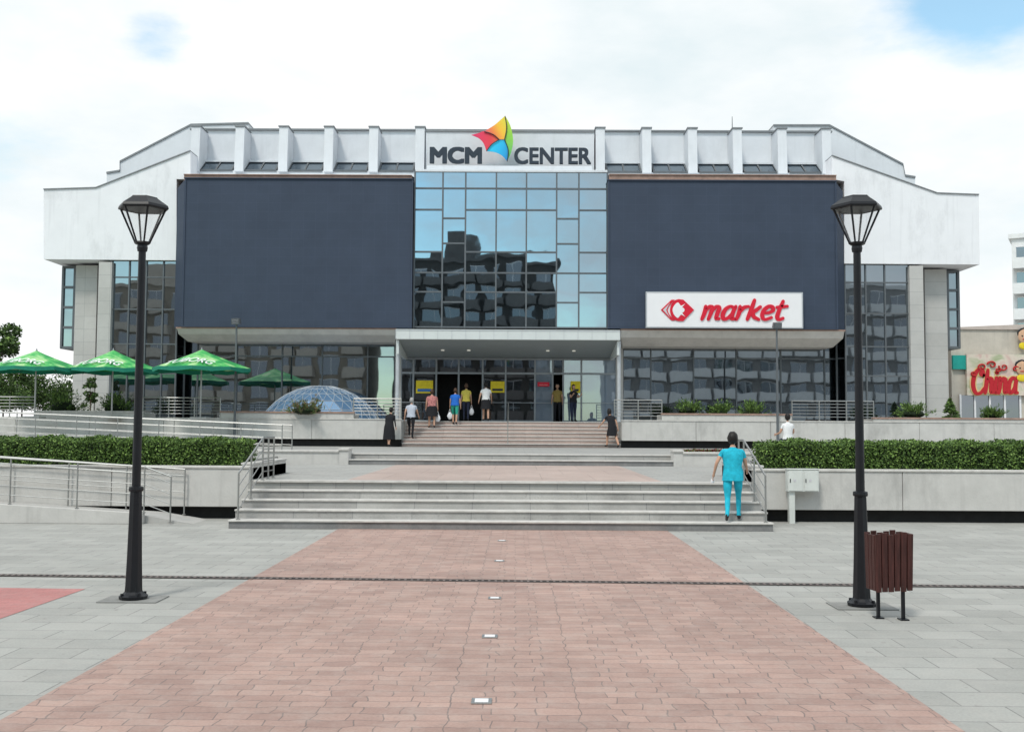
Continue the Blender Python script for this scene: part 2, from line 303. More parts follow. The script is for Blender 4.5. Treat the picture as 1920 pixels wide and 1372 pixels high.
def stairs(x0,x1,y0,n,rise,tread,zb,ye,mt,label):
    e=thing("staircase",((x0+x1)/2,y0,zb),label,"stairs")
    for i in range(n):
        y=y0+i*tread; z=zb+rise*i; yb_=min(ye,y+tread+.12)
        b=M(); b.box(x0,x1,y,yb_,z-.02 if i else z,z+rise-.035,0); b.box(x0-.01,x1+.01,y-.035,y+.22,z+rise-.034,z+rise,1)
        b.box(x0,x1,y+.221,yb_,z+rise-.034,z+rise-.002,0)
        b.obj("step",[mt,nose],e,bevel=.006)
    return e
stairs(-5.67,5.08,21.2,4,.17,.5,0,23.21,stairm,"wide flight of pale stone steps rising from the plaza")
b=M(); b.box(-5.67,5.08,23.165,23.45,.815,.855); b.obj("step_edge",nose,origin=(0,23.2,.8),label="pale stone edge of the landing above the steps",category="step")
stairs(-5.2,4.9,33.3,2,.17,.6,.85,34.4,stairm,"short flight of two stone steps on the landing")
stairs(-4.9,4.5,46.0,7,.16,.35,1.19,48.3,stairr,"pinkish stone steps leading to the entrance")
for x0,x1,l in ((-8,-5.5,0),(-5.5,-5.2,1),(4.9,5.2,1),(5.2,8.6,0)):
    b=M(); b.box(x0,x1-.004,33.25,33.95,.8,1.24 if l==0 else 1.3,0); b.box(x0-.02,x1+.016 if l else x1-.006,33.2,33.97,1.24 if l==0 else 1.3,1.29 if l==0 else 1.36,1)
    b.obj("low_wall",[concl,nose],origin=(x0,33.2,.85),label="low concrete kerb wall beside the short steps",category="wall")
def gapwall(x0,x1,y,z0,z1,zg,label,th=.3,seg=3.2,cop=None):
    e=thing("retaining_wall",((x0+x1)/2,y,zg),label,"wall")
    b=M(); x=x0
    while x<x1-.01:
        xe=min(x+seg,x1); b.box(x+.006,xe-.006,y,y+th,z0,z1); x=xe
    b.obj("wall_panel",concl,e,bevel=.01)
    b=M(); b.box(x0,x1,y+th*.75,y+th*.75+.1,zg,z0+.02); b.obj("recess",gap,e)
    b=M(); b.box(x0-.01,x1+.01,y-.03,y+th+.01,z1+.001,z1+.05); b.obj("coping",cop or nose,e,bevel=.008)
    return e
gapwall(-60,-5.8,23.3,.27,1.10,0,"pale concrete retaining wall with dark gap at its foot")
gapwall(5.2,60,23.3,.27,1.10,0,"pale concrete retaining wall with dark gap at its foot")
for xa,xb in((-6.05,-5.8),(5.2,5.45)):
    b=M(); b.box(xa,xb,23.63,27,.8,1.17); b.box(xa-.02,xb+.02,23.62,27.02,1.17,1.215,0); b.obj("side_wall",concl,origin=(xa,23.6,.85),label="concrete side wall of the landing",category="wall",bevel=.008)
gapwall(-60,-4.95,46.0,1.50,2.34,1.19,"concrete front wall of the terrace with dark gap below")
gapwall(4.55,60,46.0,1.50,2.34,1.19,"concrete front wall of the terrace with dark gap below")
for a,c,t in((66,268,770),(413,663,771),(1241,1485,775),(1638,1990,783)):
    x0=SX(a,46,780);x1=SX(c,46,780); zt=SZ(t,46,(a+c)/2)
    e=thing("parapet_wall",((x0+x1)/2,46,2.39),"low concrete planter parapet with terracotta coping","wall")
    b=M(); b.box(x0,x1,46.02,46.2,2.391,zt-.07); b.box(x0,x0+.2,46.2,47.4,2.32,zt-.07); b.box(x1-.2,x1,46.2,47.4,2.32,zt-.07); b.box(x0,x1,47.4,47.6,2.32,zt-.07); b.obj("wall",concl,e,bevel=.01)
    b=M(); b.box(x0-.02,x1+.02,45.98,46.24,zt-.068,zt); b.obj("coping",copper if a!=66 else nose,e)
    b=M(); b.box(x0+.2,x1-.2,46.24,47.4,2.32,zt-.12); b.obj("soil",soil,e)
# drain
e=thing("drain_channel",(0,14.1,0),"long slotted drain grate crossing the plaza","drain")
def dy(x): return 14.12-.04*x
DW=.085
b=M(); b.add([(-12,dy(-12)-DW,.006),(12,dy(12)-DW,.006),(12,dy(12)+DW,.006),(-12,dy(-12)+DW,.006)],[(0,1,2,3)]); b.obj("channel",gap,e)
b=M()
for s in(-1,1):
    b.add([(-12,dy(-12)+s*DW-.018,.012),(12,dy(12)+s*DW-.018,.012),(12,dy(12)+s*DW+.018,.012),(-12,dy(-12)+s*DW+.018,.012)],[(0,1,2,3)])
x=-12.
while x<12: b.box(x,x+.03,dy(x)-DW+.02,dy(x)+DW-.02,.007,.0115); x+=.085
b.obj("grate",mat("rusty_iron",(.17,.14,.13),.7,.3,10,.2,metal=.2),e)
for py in (1316,1194,1122,1052,1014):
    gx,gy=GP(903+(1316-py)*.126,py)
    b=M(); b.box(gx-.075,gx+.075,gy-.075,gy+.075,.005,.014,0); b.box(gx-.05,gx+.05,gy-.05,gy+.05,.014,.017,1)
    b.obj("ground_light",[steel,signw],origin=(gx,gy,0),label="small square white light set in the pavers",category="ground light",group="lights along the paver path",bevel=.003)
# ---------------- street lamps ----------------
def make_lamp(loc):
    X,Y,_=loc
    e=thing("street_lamp",loc,"black cast street lamp with hexagonal lantern on the plaza","street lamp","plaza street lamps")
    b=M(); b.box(X-.34,X+.34,Y-.24,Y+.24,.003,.012,0); b.obj("base_slab",mat("slab_patch",(.24,.24,.23),.9,.2,5,.1),e)
    b=M(); b.lathe([(0,.02),(.16,.02),(.165,.05),(.13,.07),(.10,.10),(.095,.16)],(X,Y),12)
    for k in range(4):
        t=math.pi/4+k*math.pi/2; b.cyl((X+.14*math.cos(t),Y+.14*math.sin(t),.02),(X+.14*math.cos(t),Y+.14*math.sin(t),.085),.018,None,6)
    b.obj("base",black,e)
    b=M(); b.lathe([(.102,.1),(.088,.5),(.070,1.22),(.068,1.25)],(X,Y),8); b.lathe([(.080,1.25),(.084,1.27),(.080,1.30),(.05,1.31)],(X,Y),16)
    b.lathe([(.050,1.30),(.042,4.10)],(X,Y),16); b.lathe([(.055,4.06),(.062,4.1),(.055,4.14),(.03,4.15)],(X,Y),16); b.obj("pole",black,e)
    z0,z1=4.16,4.56; ra,rb=.085,.275
    b=M()
    P=lambda r,k,z:(X+r*math.cos(k*math.pi/3),Y+r*math.sin(k*math.pi/3),z)
    for k in range(6):
        b.cyl(P(ra,k,z0),P(rb*.97,k,z1),.011,.013,6); b.cyl(P(ra,k,z0),P(ra,k+1,z0),.014,None,6); b.cyl(P(rb*.97,k,z1),P(rb*.97,k+1,z1),.013,None,6)
    b.lathe([(0,4.13),(.08,4.14),(.09,4.165),(0,4.17)],(X,Y),6); b.obj("lantern_frame",black,e)
    b=M(); v=[P(ra*.9,k,z0+.01) for k in range(6)]+[P(rb*.9,k,z1) for k in range(6)]
    b.add(v,[(k,(k+1)%6,(k+1)%6+6,k+6) for k in range(6)])
    gm,nt_,N_,L_,bb=nmat("clear_lantern_glass"); tr=N_.new("ShaderNodeBsdfTransparent"); tr.inputs[0].default_value=(1,1,1,1); gl=N_.new("ShaderNodeBsdfTranslucent"); gl.inputs["Color"].default_value=(.95,.95,.95,1)
    mm=N_.new("ShaderNodeMixShader"); mm.inputs[0].default_value=.10; L_.new(tr.outputs[0],mm.inputs[1]); L_.new(gl.outputs[0],mm.inputs[2]); L_.new(mm.outputs[0],N_["Material Output"].inputs["Surface"])
    b.obj("lantern_glass",gm,e)
    b=M(); b.lathe([(0,4.555),(.295,4.555),(.302,4.57),(.29,4.60),(.17,4.685),(.16,4.70),(0,4.705)],(X,Y),6); b.obj("lantern_roof",black,e)
    return e
gx,gy=GP(250,1124); lamp1=make_lamp((gx,gy,0))
g2x,g2y=GP(1616,1137); clone(lamp1,(g2x,g2y,0))
# ---------------- litter bin ----------------
bx,by=GP(1671,1162); bx+=.02
e=thing("litter_bin",(bx,by,0),"slatted dark red-brown wooden litter bin on metal legs","litter bin")
for s in (-1,1):
    b=M(); yy=by+.07-.05*s; b.box(bx+s*.115-.016,bx+s*.115+.016,yy-.018,yy+.018,0,.5); b.box(bx+s*.115-.045,bx+s*.115+.045,yy-.06,yy+.06,.002,.014); b.obj("leg",black,e)
ca,sa=math.cos(.10),math.sin(.10)
def rot(lx,ly,z): return (bx+lx*ca-ly*sa,by+.1+lx*sa+ly*ca,z+lx*.03)
b=M()
def slat(lx0,lx1,ly0,ly1,za,zb_):
    b.add([rot(lx0,ly0,za),rot(lx1,ly0,za),rot(lx1,ly1,za),rot(lx0,ly1,za),rot(lx0*1.05,ly0*1.1,zb_),rot(lx1*1.05,ly0*1.1,zb_),rot(lx1*1.05,ly1*1.1,zb_),rot(lx0*1.05,ly1*1.1,zb_)],[(0,3,2,1),(4,5,6,7),(0,1,5,4),(1,2,6,5),(2,3,7,6),(3,0,4,7)])
for k in range(6):
    a=-.20+k*.068; zz=.91+.012*math.sin(k*2.1)
    slat(a,a+.058,-.13,-.11,.30+.008*math.sin(k*3.),zz); slat(a,a+.058,.11,.13,.31,zz)
for k in range(3):
    a=-.105+k*.073
    for s in(-1,1): slat(s*.203,s*.183,a,a+.062,.31,.90)
b.obj("slat_basket",wood,e,bevel=.003)
b=M(); b.add([rot(x_,y_,.34) for x_,y_ in((-.175,-.10),(.175,-.10),(.175,.10),(-.175,.10))]+[rot(x_,y_,.86) for x_,y_ in((-.175,-.10),(.175,-.10),(.175,.10),(-.175,.10))],[(0,1,2,3),(0,1,5,4),(1,2,6,5),(2,3,7,6),(3,0,4,7)]); b.obj("liner",black,e)
# ---------------- electrical cabinet ----------------
x0=SX(1475,23.1,900);x1=SX(1533,23.1,900);zt=SZ(880,23.1,1500);zb=SZ(921,23.1,1500)
e=thing("electrical_cabinet",(x0+.1,23.1,0),"white twin-door electrical cabinet on a post before the wall","electrical cabinet")
b=M(); b.box(x0,x1,23.0,23.22,zb,zt); b.box(x0-.015,x1+.015,22.98,23.22,zt,zt+.02); b.obj("cabinet_body",cabw,e,bevel=.006)
for k in range(2):
    xa=x0+.02+k*(x1-x0)/2; b=M(); b.box(xa,xa+(x1-x0)/2-.04,22.985,22.999,zb+.02,zt-.02); b.box(xa+.02,xa+.04,22.975,22.986,(zb+zt)/2-.04,(zb+zt)/2+.04,1); b.box(xa+.1,xa+.15,22.979,22.986,(zb+zt)/2-.02,(zb+zt)/2+.03,2); b.obj("door",[cabw,dark,sgrey],e,bevel=.003)
b=M(); b.box(x0+.04,x0+.16,23.05,23.2,0,zb); b.obj("post",cabw,e)
# ---------------- railings ----------------
def railing(pts,h,bars,label,posts=None,r=.022,group=None):
    pts=[Vector(p) for p in pts]
    e=thing("railing",pts[0],label,"railing",group)
    L_=[(pts[i+1]-pts[i]).length for i in range(len(pts)-1)]
    for i,a in enumerate(pts[:-1]):
        n=max(1,round(L_[i]/1.3)) if posts is None else posts
        for k in range(n+(1 if i==len(pts)-2 else 0)):
            p=a.lerp(pts[i+1],k/n); b=M(); b.cyl(p,p+Vector((0,0,h)),r*.95,None,8); b.cyl(p,p+Vector((0,0,.02)),r*2.2,None,10); b.obj("post",steel,e,smooth=False)
    for q in bars:
        b=M()
        for i,a in enumerate(pts[:-1]):
            b.cyl(a+Vector((0,0,h*q)),pts[i+1]+Vector((0,0,h*q)),r if q==1 else r*.55,None,8)
            if q==1: b.ball(a+Vector((0,0,h)),r,r,r,1)
        b.ball(pts[-1]+Vector((0,0,h*q)),r if q==1 else r*.6,r if q==1 else r*.6,r if q==1 else r*.6,1)
        b.obj("handrail" if q==1 else "rail",steel,e)
    return e
for a,c in((-30,66),(268,413),(663,752),(1152,1241),(1485,1638)):
    railing([(SX(a,46.1,770),46.1,2.39),(SX(c,46.1,770),46.1,2.39)],.86,[1,.84,.68,.52,.36,.2],"steel railing on the terrace edge",posts=max(2,round((c-a)/48)),r=.025,group="terrace railings")
for s,x in((-1,-5.5),(1,4.95)):
    railing([(x,21.25,.17),(x,23.25,.85),(x,24.3,.85)],.92,[1,.72,.45,.2],"sloping steel handrail beside the wide steps",posts=2,r=.02)
railing([(-.35,46.1,1.35),(-.35,48.15,2.31)],.85,[1],"central steel handrail on the entrance steps",posts=1)
xr=SX(272,22.2,960); xl=-16
e=thing("ramp",(xr,22.2,0),"concrete access ramp rising beside the retaining wall","ramp")
zr=.12; sl_=.058
b=M(); b.prism([(xl,0),(xr+1.0,0),(xr,zr+.04),(xl,zr+.04-sl_*(xl-xr))],22.2,23.28); b.obj("ramp_body",conc,e)
b=M(); b.prism([(xl,0),(xr,0),(xr,zr+.10),(xl,zr+.10-sl_*(xl-xr))],22.05,22.2-.003); b.obj("ramp_kerb",concl,e,bevel=.01)
railing([(xl,22.12,zr+.10-sl_*(xl-xr)),(xr,22.12,zr+.10),(xr+.55,22.12,.0+.02)],.95,[1,.86,.62,.4,.2],"long steel railing along the access ramp",r=.018)
railing([(xl,23.2,zr+.05-sl_*(xl-xr)),(xr+.5,23.2,.1)],.98,[1,.86,.5],"long steel railing along the access ramp",r=.018)
xr2=SX(528,34.5,830)
e=thing("ramp",(xr2,34.5,1.19),"upper access ramp behind the hedge","ramp")
b=M(); b.prism([(xr2-16,1.19),(xr2,1.19),(xr2,1.21),(xr2-16,1.85)],34.5,36.2); b.obj("ramp_body",concl,e)
for y in(34.55,36.1):
    railing([(xr2-16,y,1.83),(xr2,y,1.19)],.88,[1,.78,.5,.25],"steel railing along the upper access ramp",r=.02)
# ---------------- vegetation ----------------
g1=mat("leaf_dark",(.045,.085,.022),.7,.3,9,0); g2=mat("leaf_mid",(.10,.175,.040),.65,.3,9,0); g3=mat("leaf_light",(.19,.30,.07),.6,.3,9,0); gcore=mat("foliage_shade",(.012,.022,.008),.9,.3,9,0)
bark=mat("bark",(.10,.075,.055),.9,.3,9,.3)
gb=mat("leaf_dry",(.17,.13,.07),.8,.3,9,0)
def leaves(C,size,rs,m,asp=.6,p=(.35,.4,.25),updir=None):
    n=len(C); a=rs.normal(size=(n,3)); a/=np.linalg.norm(a,axis=1)[:,None]; 
    if updir is not None: a=a*.45+updir; a/=np.linalg.norm(a,axis=1)[:,None]
    c=rs.normal(size=(n,3)); c=np.cross(a,c); c/=np.linalg.norm(c,axis=1)[:,None]
    s=size*(.6+.8*rs.random((n,1)))
    v=np.stack([C-a*s*.5,C+c*s*asp*.5,C+a*s*.5,C-c*s*asp*.5],1).reshape(-1,3)
    o=len(m.v); m.v+=list(map(tuple,v)); m.f+=[(o+4*i,o+4*i+1,o+4*i+2,o+4*i+3) for i in range(n)]
    m.m+=list(map(int,rs.choice(len(p),n,p=p)))
def hedge(x0,x1,y0,y1,z0,z1,seed,n):
    rs=np.random.RandomState(seed); m=M()
    C=[]
    for k,(w) in (("f",.42),("t",.48),("e",.05),("b",.05)):
        q=int(n*w); u=rs.random((q,3)); jit=np.abs(rs.normal(size=q))*.05-.03
        P=np.stack([x0+u[:,0]*(x1-x0),y0+u[:,1]*(y1-y0),z0+u[:,2]*(z1-z0)],1)
        wob=.04*np.sin(P[:,0]*5.1)+.035*np.sin(P[:,0]*11.7+1)+.02*np.sin(P[:,1]*9)
        if k=="f":P[:,1]=y0+jit+wob*.8
        if k=="b":P[:,1]=y1-jit
        if k=="t":P[:,2]=z1-jit+wob
        if k=="e":P[:,0]=np.where(rs.random(q)<.5,x0+jit,x1-jit)
        C.append(P)
    C=np.concatenate(C); leaves(C,.055,rs,m) 
    q=700; tw=np.stack([x0+rs.random(q)*(x1-x0),y0+rs.random(q)*(y1-y0),z1+rs.random(q)*.07],1); leaves(tw,.07,rs,m,.4,(.1,.4,.5))
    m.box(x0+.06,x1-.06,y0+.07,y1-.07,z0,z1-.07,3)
    return m.obj("hedge",[g1,g2,g3,gcore],origin=((x0+x1)/2,y0,z0),label="clipped green hedge on the raised bed behind the wall",category="hedge")
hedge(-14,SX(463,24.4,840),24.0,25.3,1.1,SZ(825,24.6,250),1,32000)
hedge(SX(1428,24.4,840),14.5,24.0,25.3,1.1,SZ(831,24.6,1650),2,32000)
def bush(cx,cy,z0,w,h,seed,n=1500,dry=False,cone=False,lab="spreading green juniper bush in the terrace planter"):
    rs=np.random.RandomState(seed); m=M()
    nb=34; P=[];D=[]
    for k in range(nb):
        t=rs.random()*6.283; e_=rs.random()**.7*1.35 
        d=np.array([math.cos(t)*math.cos(e_),math.sin(t)*math.cos(e_),math.sin(e_)])
        L1=(.75+.5*rs.random())
        q=n//nb; s=rs.random(q)**.6
        if cone:
            zz=rs.random(); r=(1-zz)*w*.5; d=np.array([math.cos(t)*r,math.sin(t)*r,0]); base=np.array([cx,cy,z0+h*zz])
            Q=base+s[:,None]*d+rs.normal(size=(q,3))*.03; Q[:,2]-=s*.05
            P.append(Q)
        else:
            end=d*np.array([w*.5,w*.5,h])*L1; Q=np.array([cx,cy,z0])+s[:,None]*end+rs.normal(size=(q,3))*.05*(.4+s[:,None])
            P.append(Q)
        D.append(np.repeat((d/ (np.linalg.norm(d)+1e-6))[None],q,0))
    P=np.concatenate(P);D=np.concatenate(D)
    leaves(P,.12,rs,m,.3,(.4,.4,.2),updir=D)
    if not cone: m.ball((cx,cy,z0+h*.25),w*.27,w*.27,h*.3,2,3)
    m.cyl((cx,cy,z0-.1),(cx,cy,z0+h*.6),.03,.01,6,4)
    return m.obj("bush",[gb if dry else g1,g2,gb if dry else g3,gcore,bark],origin=(cx,cy,z0),label=lab,category="bush",group="bushes in the terrace planters")
for i,(px,w,top,dr,cn) in enumerate(((118,80,733,0,0),(215,62,740,0,0),(575,92,750,1,0),(1290,58,750,0,0),(1352,40,757,0,0),(1410,62,756,0,0),(1713,66,757,0,0),(1781,36,746,0,1),(1860,44,766,0,0))):
    d=46.8; 
    if dr: d=46.12
    x=SX(px,d,760); zt=SZ(top,d,px); z0=SZ(776 if px<1300 else 783,d,px)
    bush(x,d,z0,w*d/2000*1.1,(zt-z0)*1.0,20+i,2000,bool(dr),bool(cn),"dry brownish juniper trailing over the planter" if dr else ("small young spruce in the terrace planter" if cn else "spreading green juniper bush in the terrace planter"))
def tree(cx,cy,z0,h,cw,seed,n=5000,lab="broadleaf tree with a dense green crown"):
    rs=np.random.RandomState(seed); e=thing("tree",(cx,cy,z0),lab,"tree")
    b=M(); b.cyl((cx,cy,z0),(cx,cy,z0+h*.45),.02*h,.013*h,8)
    cl=[]
    for k in range(16):
        t=rs.random()*6.28; zz=.35+.6*rs.random(); rr=cw*.5*(.3+.6*rs.random())*math.sqrt(max(.1,1-((zz-.6)/.45)**2))
        c=np.array([cx+rr*math.cos(t),cy+rr*math.sin(t),z0+h*zz]); cl.append(c)
        b.cyl((cx,cy,z0+h*min(.45,zz*.7)),tuple(c),.007*h,.002*h,5)
    b.obj("trunk",bark,e)
    m=M(); P=[]
    for c in cl:
        q=n//16; d=rs.normal(size=(q,3)); d/=np.linalg.norm(d,axis=1)[:,None]; P.append(c+d*(cw*.2*(.5+.5*rs.random((q,1))))*np.array([1,1,.8]))
    leaves(np.concatenate(P),.022*h+.06,rs,m,.7,(.65,.28,.07)); m.obj("crown",[g1,g2,g3],e)
tree(SX(-12,62,650),62,2.31,5.6,3.4,50,8000); tree(SX(45,64,650),64,2.31,2.6,3.4,51); tree(SX(85,66,650),66,2.31,2.8,3.6,52); tree(SX(125,68,650),68,2.31,2.4,3,53); tree(SX(10,58,650),58,2.31,2.4,3.0,56)
tree(SX(176,49,650),48.8,2.31,1.9,.7,54,900,"thin young tree standing on the terrace")
bed=M(); rs=np.random.RandomState(9); C=rs.random((900,3))*np.array([1.3,.5,.16])+np.array([5.35,34.2,1.2]); leaves(C,.07,rs,bed,.6,(.5,.3,.2)); bed.obj("flower_bed",[mat("dark_red_leaf",(.16,.03,.03),.7,.3,9,0),g1,g2],label="low strip of dark red and green plants",category="plants",kind="stuff")
# ---------------- shopping centre ----------------
BLD=thing("shopping_centre",(0,49,2.31),"grey and white shopping centre with dark screens and glass centre","building")
FL=2.312
b=M(); b.box(-20.0,20.0,52.6,88,FL,11.5); b.obj("wall",stone,BLD)
def wing(pts,d,dep,m,name):
    b=M(); P=[(S(x,y,d).x,S(x,y,d).z) for x,y in pts]; b.prism(P,d,d+dep); return b.obj(name,m,BLD)
WL_=[(82,356),(180,353),(357,284),(357,336),(331,336),(331,488),(82,486)]
WR_=[(1560,293),(1757,363),(1835,366),(1837,496),(1583,494),(1583,340),(1560,336)]
wing(WL_,50,36,white,"side_wing"); wing(WR_,50,36,white,"side_wing")
def capline(pts,d,dep,t,m,name="roof_edge"):
    b=M()
    for (a,c) in zip(pts[:-1],pts[1:]):
        p=S(a[0],a[1],d);q=S(c[0],c[1],d)
        b.prism([(p.x,p.z+.003),(q.x,q.z+.003),(q.x,q.z+t),(p.x,p.z+t)],d-.06,d+dep)
    return b.obj(name,m,BLD)
capg=mat("roof_edge_metal",(.22,.23,.24),.5,.1,5,0,metal=.2)
capline(WL_[:3],50,36,.05,capg); capline(WR_[:3],50,36,.05,capg)
RL=[(200,326),(225,322),(225,305),(358,236),(466,233),(466,330),(357,360),(200,360)]
RR=[(1450,237),(1555,237),(1693,310),(1697,331),(1716,334),(1716,365),(1560,365),(1450,330)]
wing(RL,54,30,greyl,"upper_roof_wall"); wing(RR,54,30,greyl,"upper_roof_wall")
capline(RL[:5],54,30,.09,capg); capline(RR[:5],54,30,.09,capg)
za=SZ(247,52.5)
xA=SX(360,52.5,280); xB=SX(1556,52.5,280)
b=M(); b.box(xA,xB,52.5,86,12,za); b.obj("attic_wall",greyl,BLD)
b=M(); b.box(xA-.1,xB+.1,52.38,86.1,za+.002,za+.08); b.obj("roof_edge",capg,BLD)
fins=[357,440,522,607,691,778,1116,1203,1289,1373,1457,1540]
zl=SZ(324,51.1)
for f in fins:
    x0=SX(f+1,51.2,280);x1=SX(f+18,51.2,280); zt=SZ(240,51.2) 
    b=M(); prof=[(52.49,zt),(51.2,zt),(51.05,zl),(52.49,zl)]
    vs=[(x0,y,z) for y,z in prof]+[(x1,y,z) for y,z in prof]; n=4
    b.add(vs,[tuple(range(n)),tuple(range(2*n-1,n-1,-1))]+[(i,i+n,(i+1)%n+n,(i+1)%n) for i in range(n)]); b.obj("fin",greyl,BLD,bevel=.01)
    b=M(); b.box(x0-.04,x1+.04,51.14,52.36,zt+.002,zt+.06); b.obj("fin_cap",capg,BLD)
for i in range(len(fins)-1):
    if i==5: continue
    x0=SX(fins[i]+18,51.6,310)+.05;x1=SX(fins[i+1]+1,51.6,310)-.05; z1=SZ(307,52.2); z0=SZ(320,51.3)
    b=M(); b.quad((x0+.05,51.35,z0),(x1-.05,51.35,z0),(x1-.05,52.2,z1),(x0+.05,52.2,z1)); w=b.obj("skylight",glassd,BLD)
    b=M(); 
    for xx in (x0+.05,(x0+x1)/2,x1-.05): b.add([(xx-.04,51.31,z0),(xx+.04,51.31,z0),(xx+.04,52.16,z1+.02),(xx-.04,52.16,z1+.02)],[(0,1,2,3)])
    b.box(x0,x1,51.25,51.34,z0-.1,z0-.003); b.obj("frame",frame,w)
    b=M(); b.box(x0,x1,52.1,52.49,z1+.005,z1+.10); b.obj("sill",greyl,w)
for a,c in((345,772),(1142,1568)):
    x0=SX(a,49.3,320);x1=SX(c,49.3,320); pc=(a+c)/2; zc=SZ(337 if a<900 else 340,49.3,pc)+.06; zc2=SZ(329,49.3,pc)
    b=M(); b.prism([(x0,zc-.5),(x1,zc-.5),(x1,zc2),(x0,zc2)],49.32,50.0); b.box(x0,x1,49.26,50.0,zc2+.002,zc2+.04); b.obj("copper_ledge",copper,BLD)
    b=M(); b.quad((x0,49.5,zc2+.043),(x1,49.5,zc2+.043),(x1,52.5,zl-.05),(x0,52.5,zl-.05)); b.box(x0,x1,51.3,52.45,zc2,zl+.1); b.obj("low_roof",greyl,BLD)
x0=SX(797,51.0,280);x1=SX(1115,51.0,280)
b=M(); b.box(x0,x1,51.3,52.49,SZ(322,51.2),SZ(247,51.2)); b.obj("sign_wall",greyl,BLD)
b=M(); b.box(x0,x1,51.24,52.6,SZ(247,51.2)+.002,SZ(244,51.2)+.02); b.obj("roof_edge",capg,BLD)
b=M(); b.box(SX(775,49.3),SX(1139,49.3),49.3,51.19,SZ(322,49.3)-.02,SZ(318,49.3)); b.box(x0+.15,x1-.15,50.4,51.19,SZ(318,49.3)+.002,SZ(311,50.4)); b.obj("ledge",greyl,BLD,bevel=.02)
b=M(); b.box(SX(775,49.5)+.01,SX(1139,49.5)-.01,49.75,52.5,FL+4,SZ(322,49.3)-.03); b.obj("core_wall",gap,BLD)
b=M(); p=S(1373,245,56); b.cyl((p.x,56,p.z-.3),(p.x,56,p.z+.75),.03,.015,6); b.obj("mast",frame,BLD)
sof=mat("soffit_render",(.66,.62,.58),.85,.08,2,.05,stain=.5,dirt=.75)
for (a,a2,c,c2,t,bt) in((345,330,772,772,336,612),(1141,1141,1568,1582,340,615)):
    pc=(a+c)/2; x0=SX(a,49,470);x1=SX(c,49,470); z0=SZ(bt,49,pc); z1=SZ(t,49,pc)
    b=M(); b.quad((x0,49,z0),(x1,49,z0),(x1,49,z1),(x0,49,z1)); b.quad((x0,49.3,z1),(x1,49.3,z1),(x1,49,z1),(x0,49,z1))
    if a2<a: xe=SX(a2,49.95,470); b.quad((xe,49.95,z0),(x0,49,z0),(x0,49,z1),(xe,49.95,z1-.25)); b.quad((x1,49,z0),(x1,49.9,z0),(x1,49.9,z1),(x1,49,z1))
    else: xe=SX(c2,49.95,470); b.quad((x1,49,z0),(xe,49.95,z0),(xe,49.95,z1-.25),(x1,49,z1)); b.quad((x0,49.9,z0),(x0,49,z0),(x0,49,z1),(x0,49.9,z1))
    b.obj("screen_panel",screen,BLD)
    b=M(); 
    for xx in(x0,x1): b.box(xx-.04,xx+.04,48.96,49.04,z0,z1)
    b.box(x0-.05,x1+.05,48.93,49.04,z0-.05,z0-.002); b.box(x0-.05,x1+.05,48.93,49.3,z1+.003,z1+.05); b.obj("screen_trim",[screen],BLD)
    lo=(352,740) if a<900 else (1168,1562); hi=(331,742) if a<900 else (1165,1584)
    y1=50.0; zz=SZ(641 if a<900 else 650,y1,pc); z6=zz+.45*(z0-zz)
    hx0=SX(hi[0],49,613);hx1=SX(hi[1],49,613);lx0=SX(lo[0],y1,641);lx1=SX(lo[1],y1,641); zf=z0-.055
    b=M(); b.box(hx0-.03,hx1+.03,49.0,49.2,zf-.06,zf,1)
    b.quad((hx0,49.05,zf-.06),(hx0,49.3,z6),(hx1,49.3,z6),(hx1,49.05,zf-.06)); b.quad((hx0,49.3,z6),(lx0,y1,zz),(lx1,y1,zz),(hx1,49.3,z6)); b.quad((lx0,y1,zz),(lx0,51.45,zz),(lx1,51.45,zz),(lx1,y1,zz))
    b.add([(hx0,49.05,zf-.06),(hx0,49.3,z6),(lx0,y1,zz),(lx0,51.45,zz),(hx0,51.45,zf)],[(0,1,2,3,4)]); b.add([(hx1,49.05,zf-.06),(hx1,49.3,z6),(lx1,y1,zz),(lx1,51.45,zz),(hx1,51.45,zf)],[(0,1,2,3,4)])
    b.obj("soffit",[sof,copper],BLD)
def glazing(cols,rows_fn,d,name,gm,fm,fw_=.06,tilt=.0035,pcx=None):
    rr=random.Random(int(cols[0])); g=M(); f=M(); pc=pcx or (cols[0]+cols[-1])/2
    X=[SX(c,d,640) for c in cols]
    for i in range(len(cols)-1):
        rows=rows_fn(i); Z=[SZ(r,d,pc) for r in rows]
        for j in range(len(Z)-1):
            tx=rr.uniform(-tilt,tilt)*(X[i+1]-X[i]); tz=rr.uniform(-tilt,tilt)*.6*(Z[j]-Z[j+1])
            a,bb,c_,dd=d+tx+tz,d-tx+tz,d-tx-tz,d+tx-tz
            g.quad((X[i],a,Z[j+1]),(X[i+1],bb,Z[j+1]),(X[i+1],c_,Z[j]),(X[i],dd,Z[j]))
            f.box(X[i]+fw_/2,X[i+1]-fw_/2,d-.06,d+.02,Z[j+1]-fw_/2,Z[j+1]+fw_/2)
        f.box(X[i]+fw_/2,X[i+1]-fw_/2,d-.06,d+.02,Z[0]-fw_/2,Z[0]+fw_/2)
    zt=SZ(rows_fn(0)[0],d,pc);zb_=SZ(rows_fn(0)[-1],d,pc)
    for x in X: f.box(x-fw_/2,x+fw_/2,d-.075,d+.03,zb_-.05,zt+.05)
    w=g.obj(name,gm,BLD); f.obj("frame",fm,w); return w
A=[322,354,394,473,512,548,614];Bc=[322,354,410,457,512,567,614]
glazing([775,828,871,929,986,1043,1085,1139],lambda i:Bc if i in(1,5) else A,49.4,"curtain_wall",glass,frame,.07)
glazing([345,372,445,530,605,690,741],lambda i:[641,668,791],51.4,"window",glassd,frame,tilt=.002)
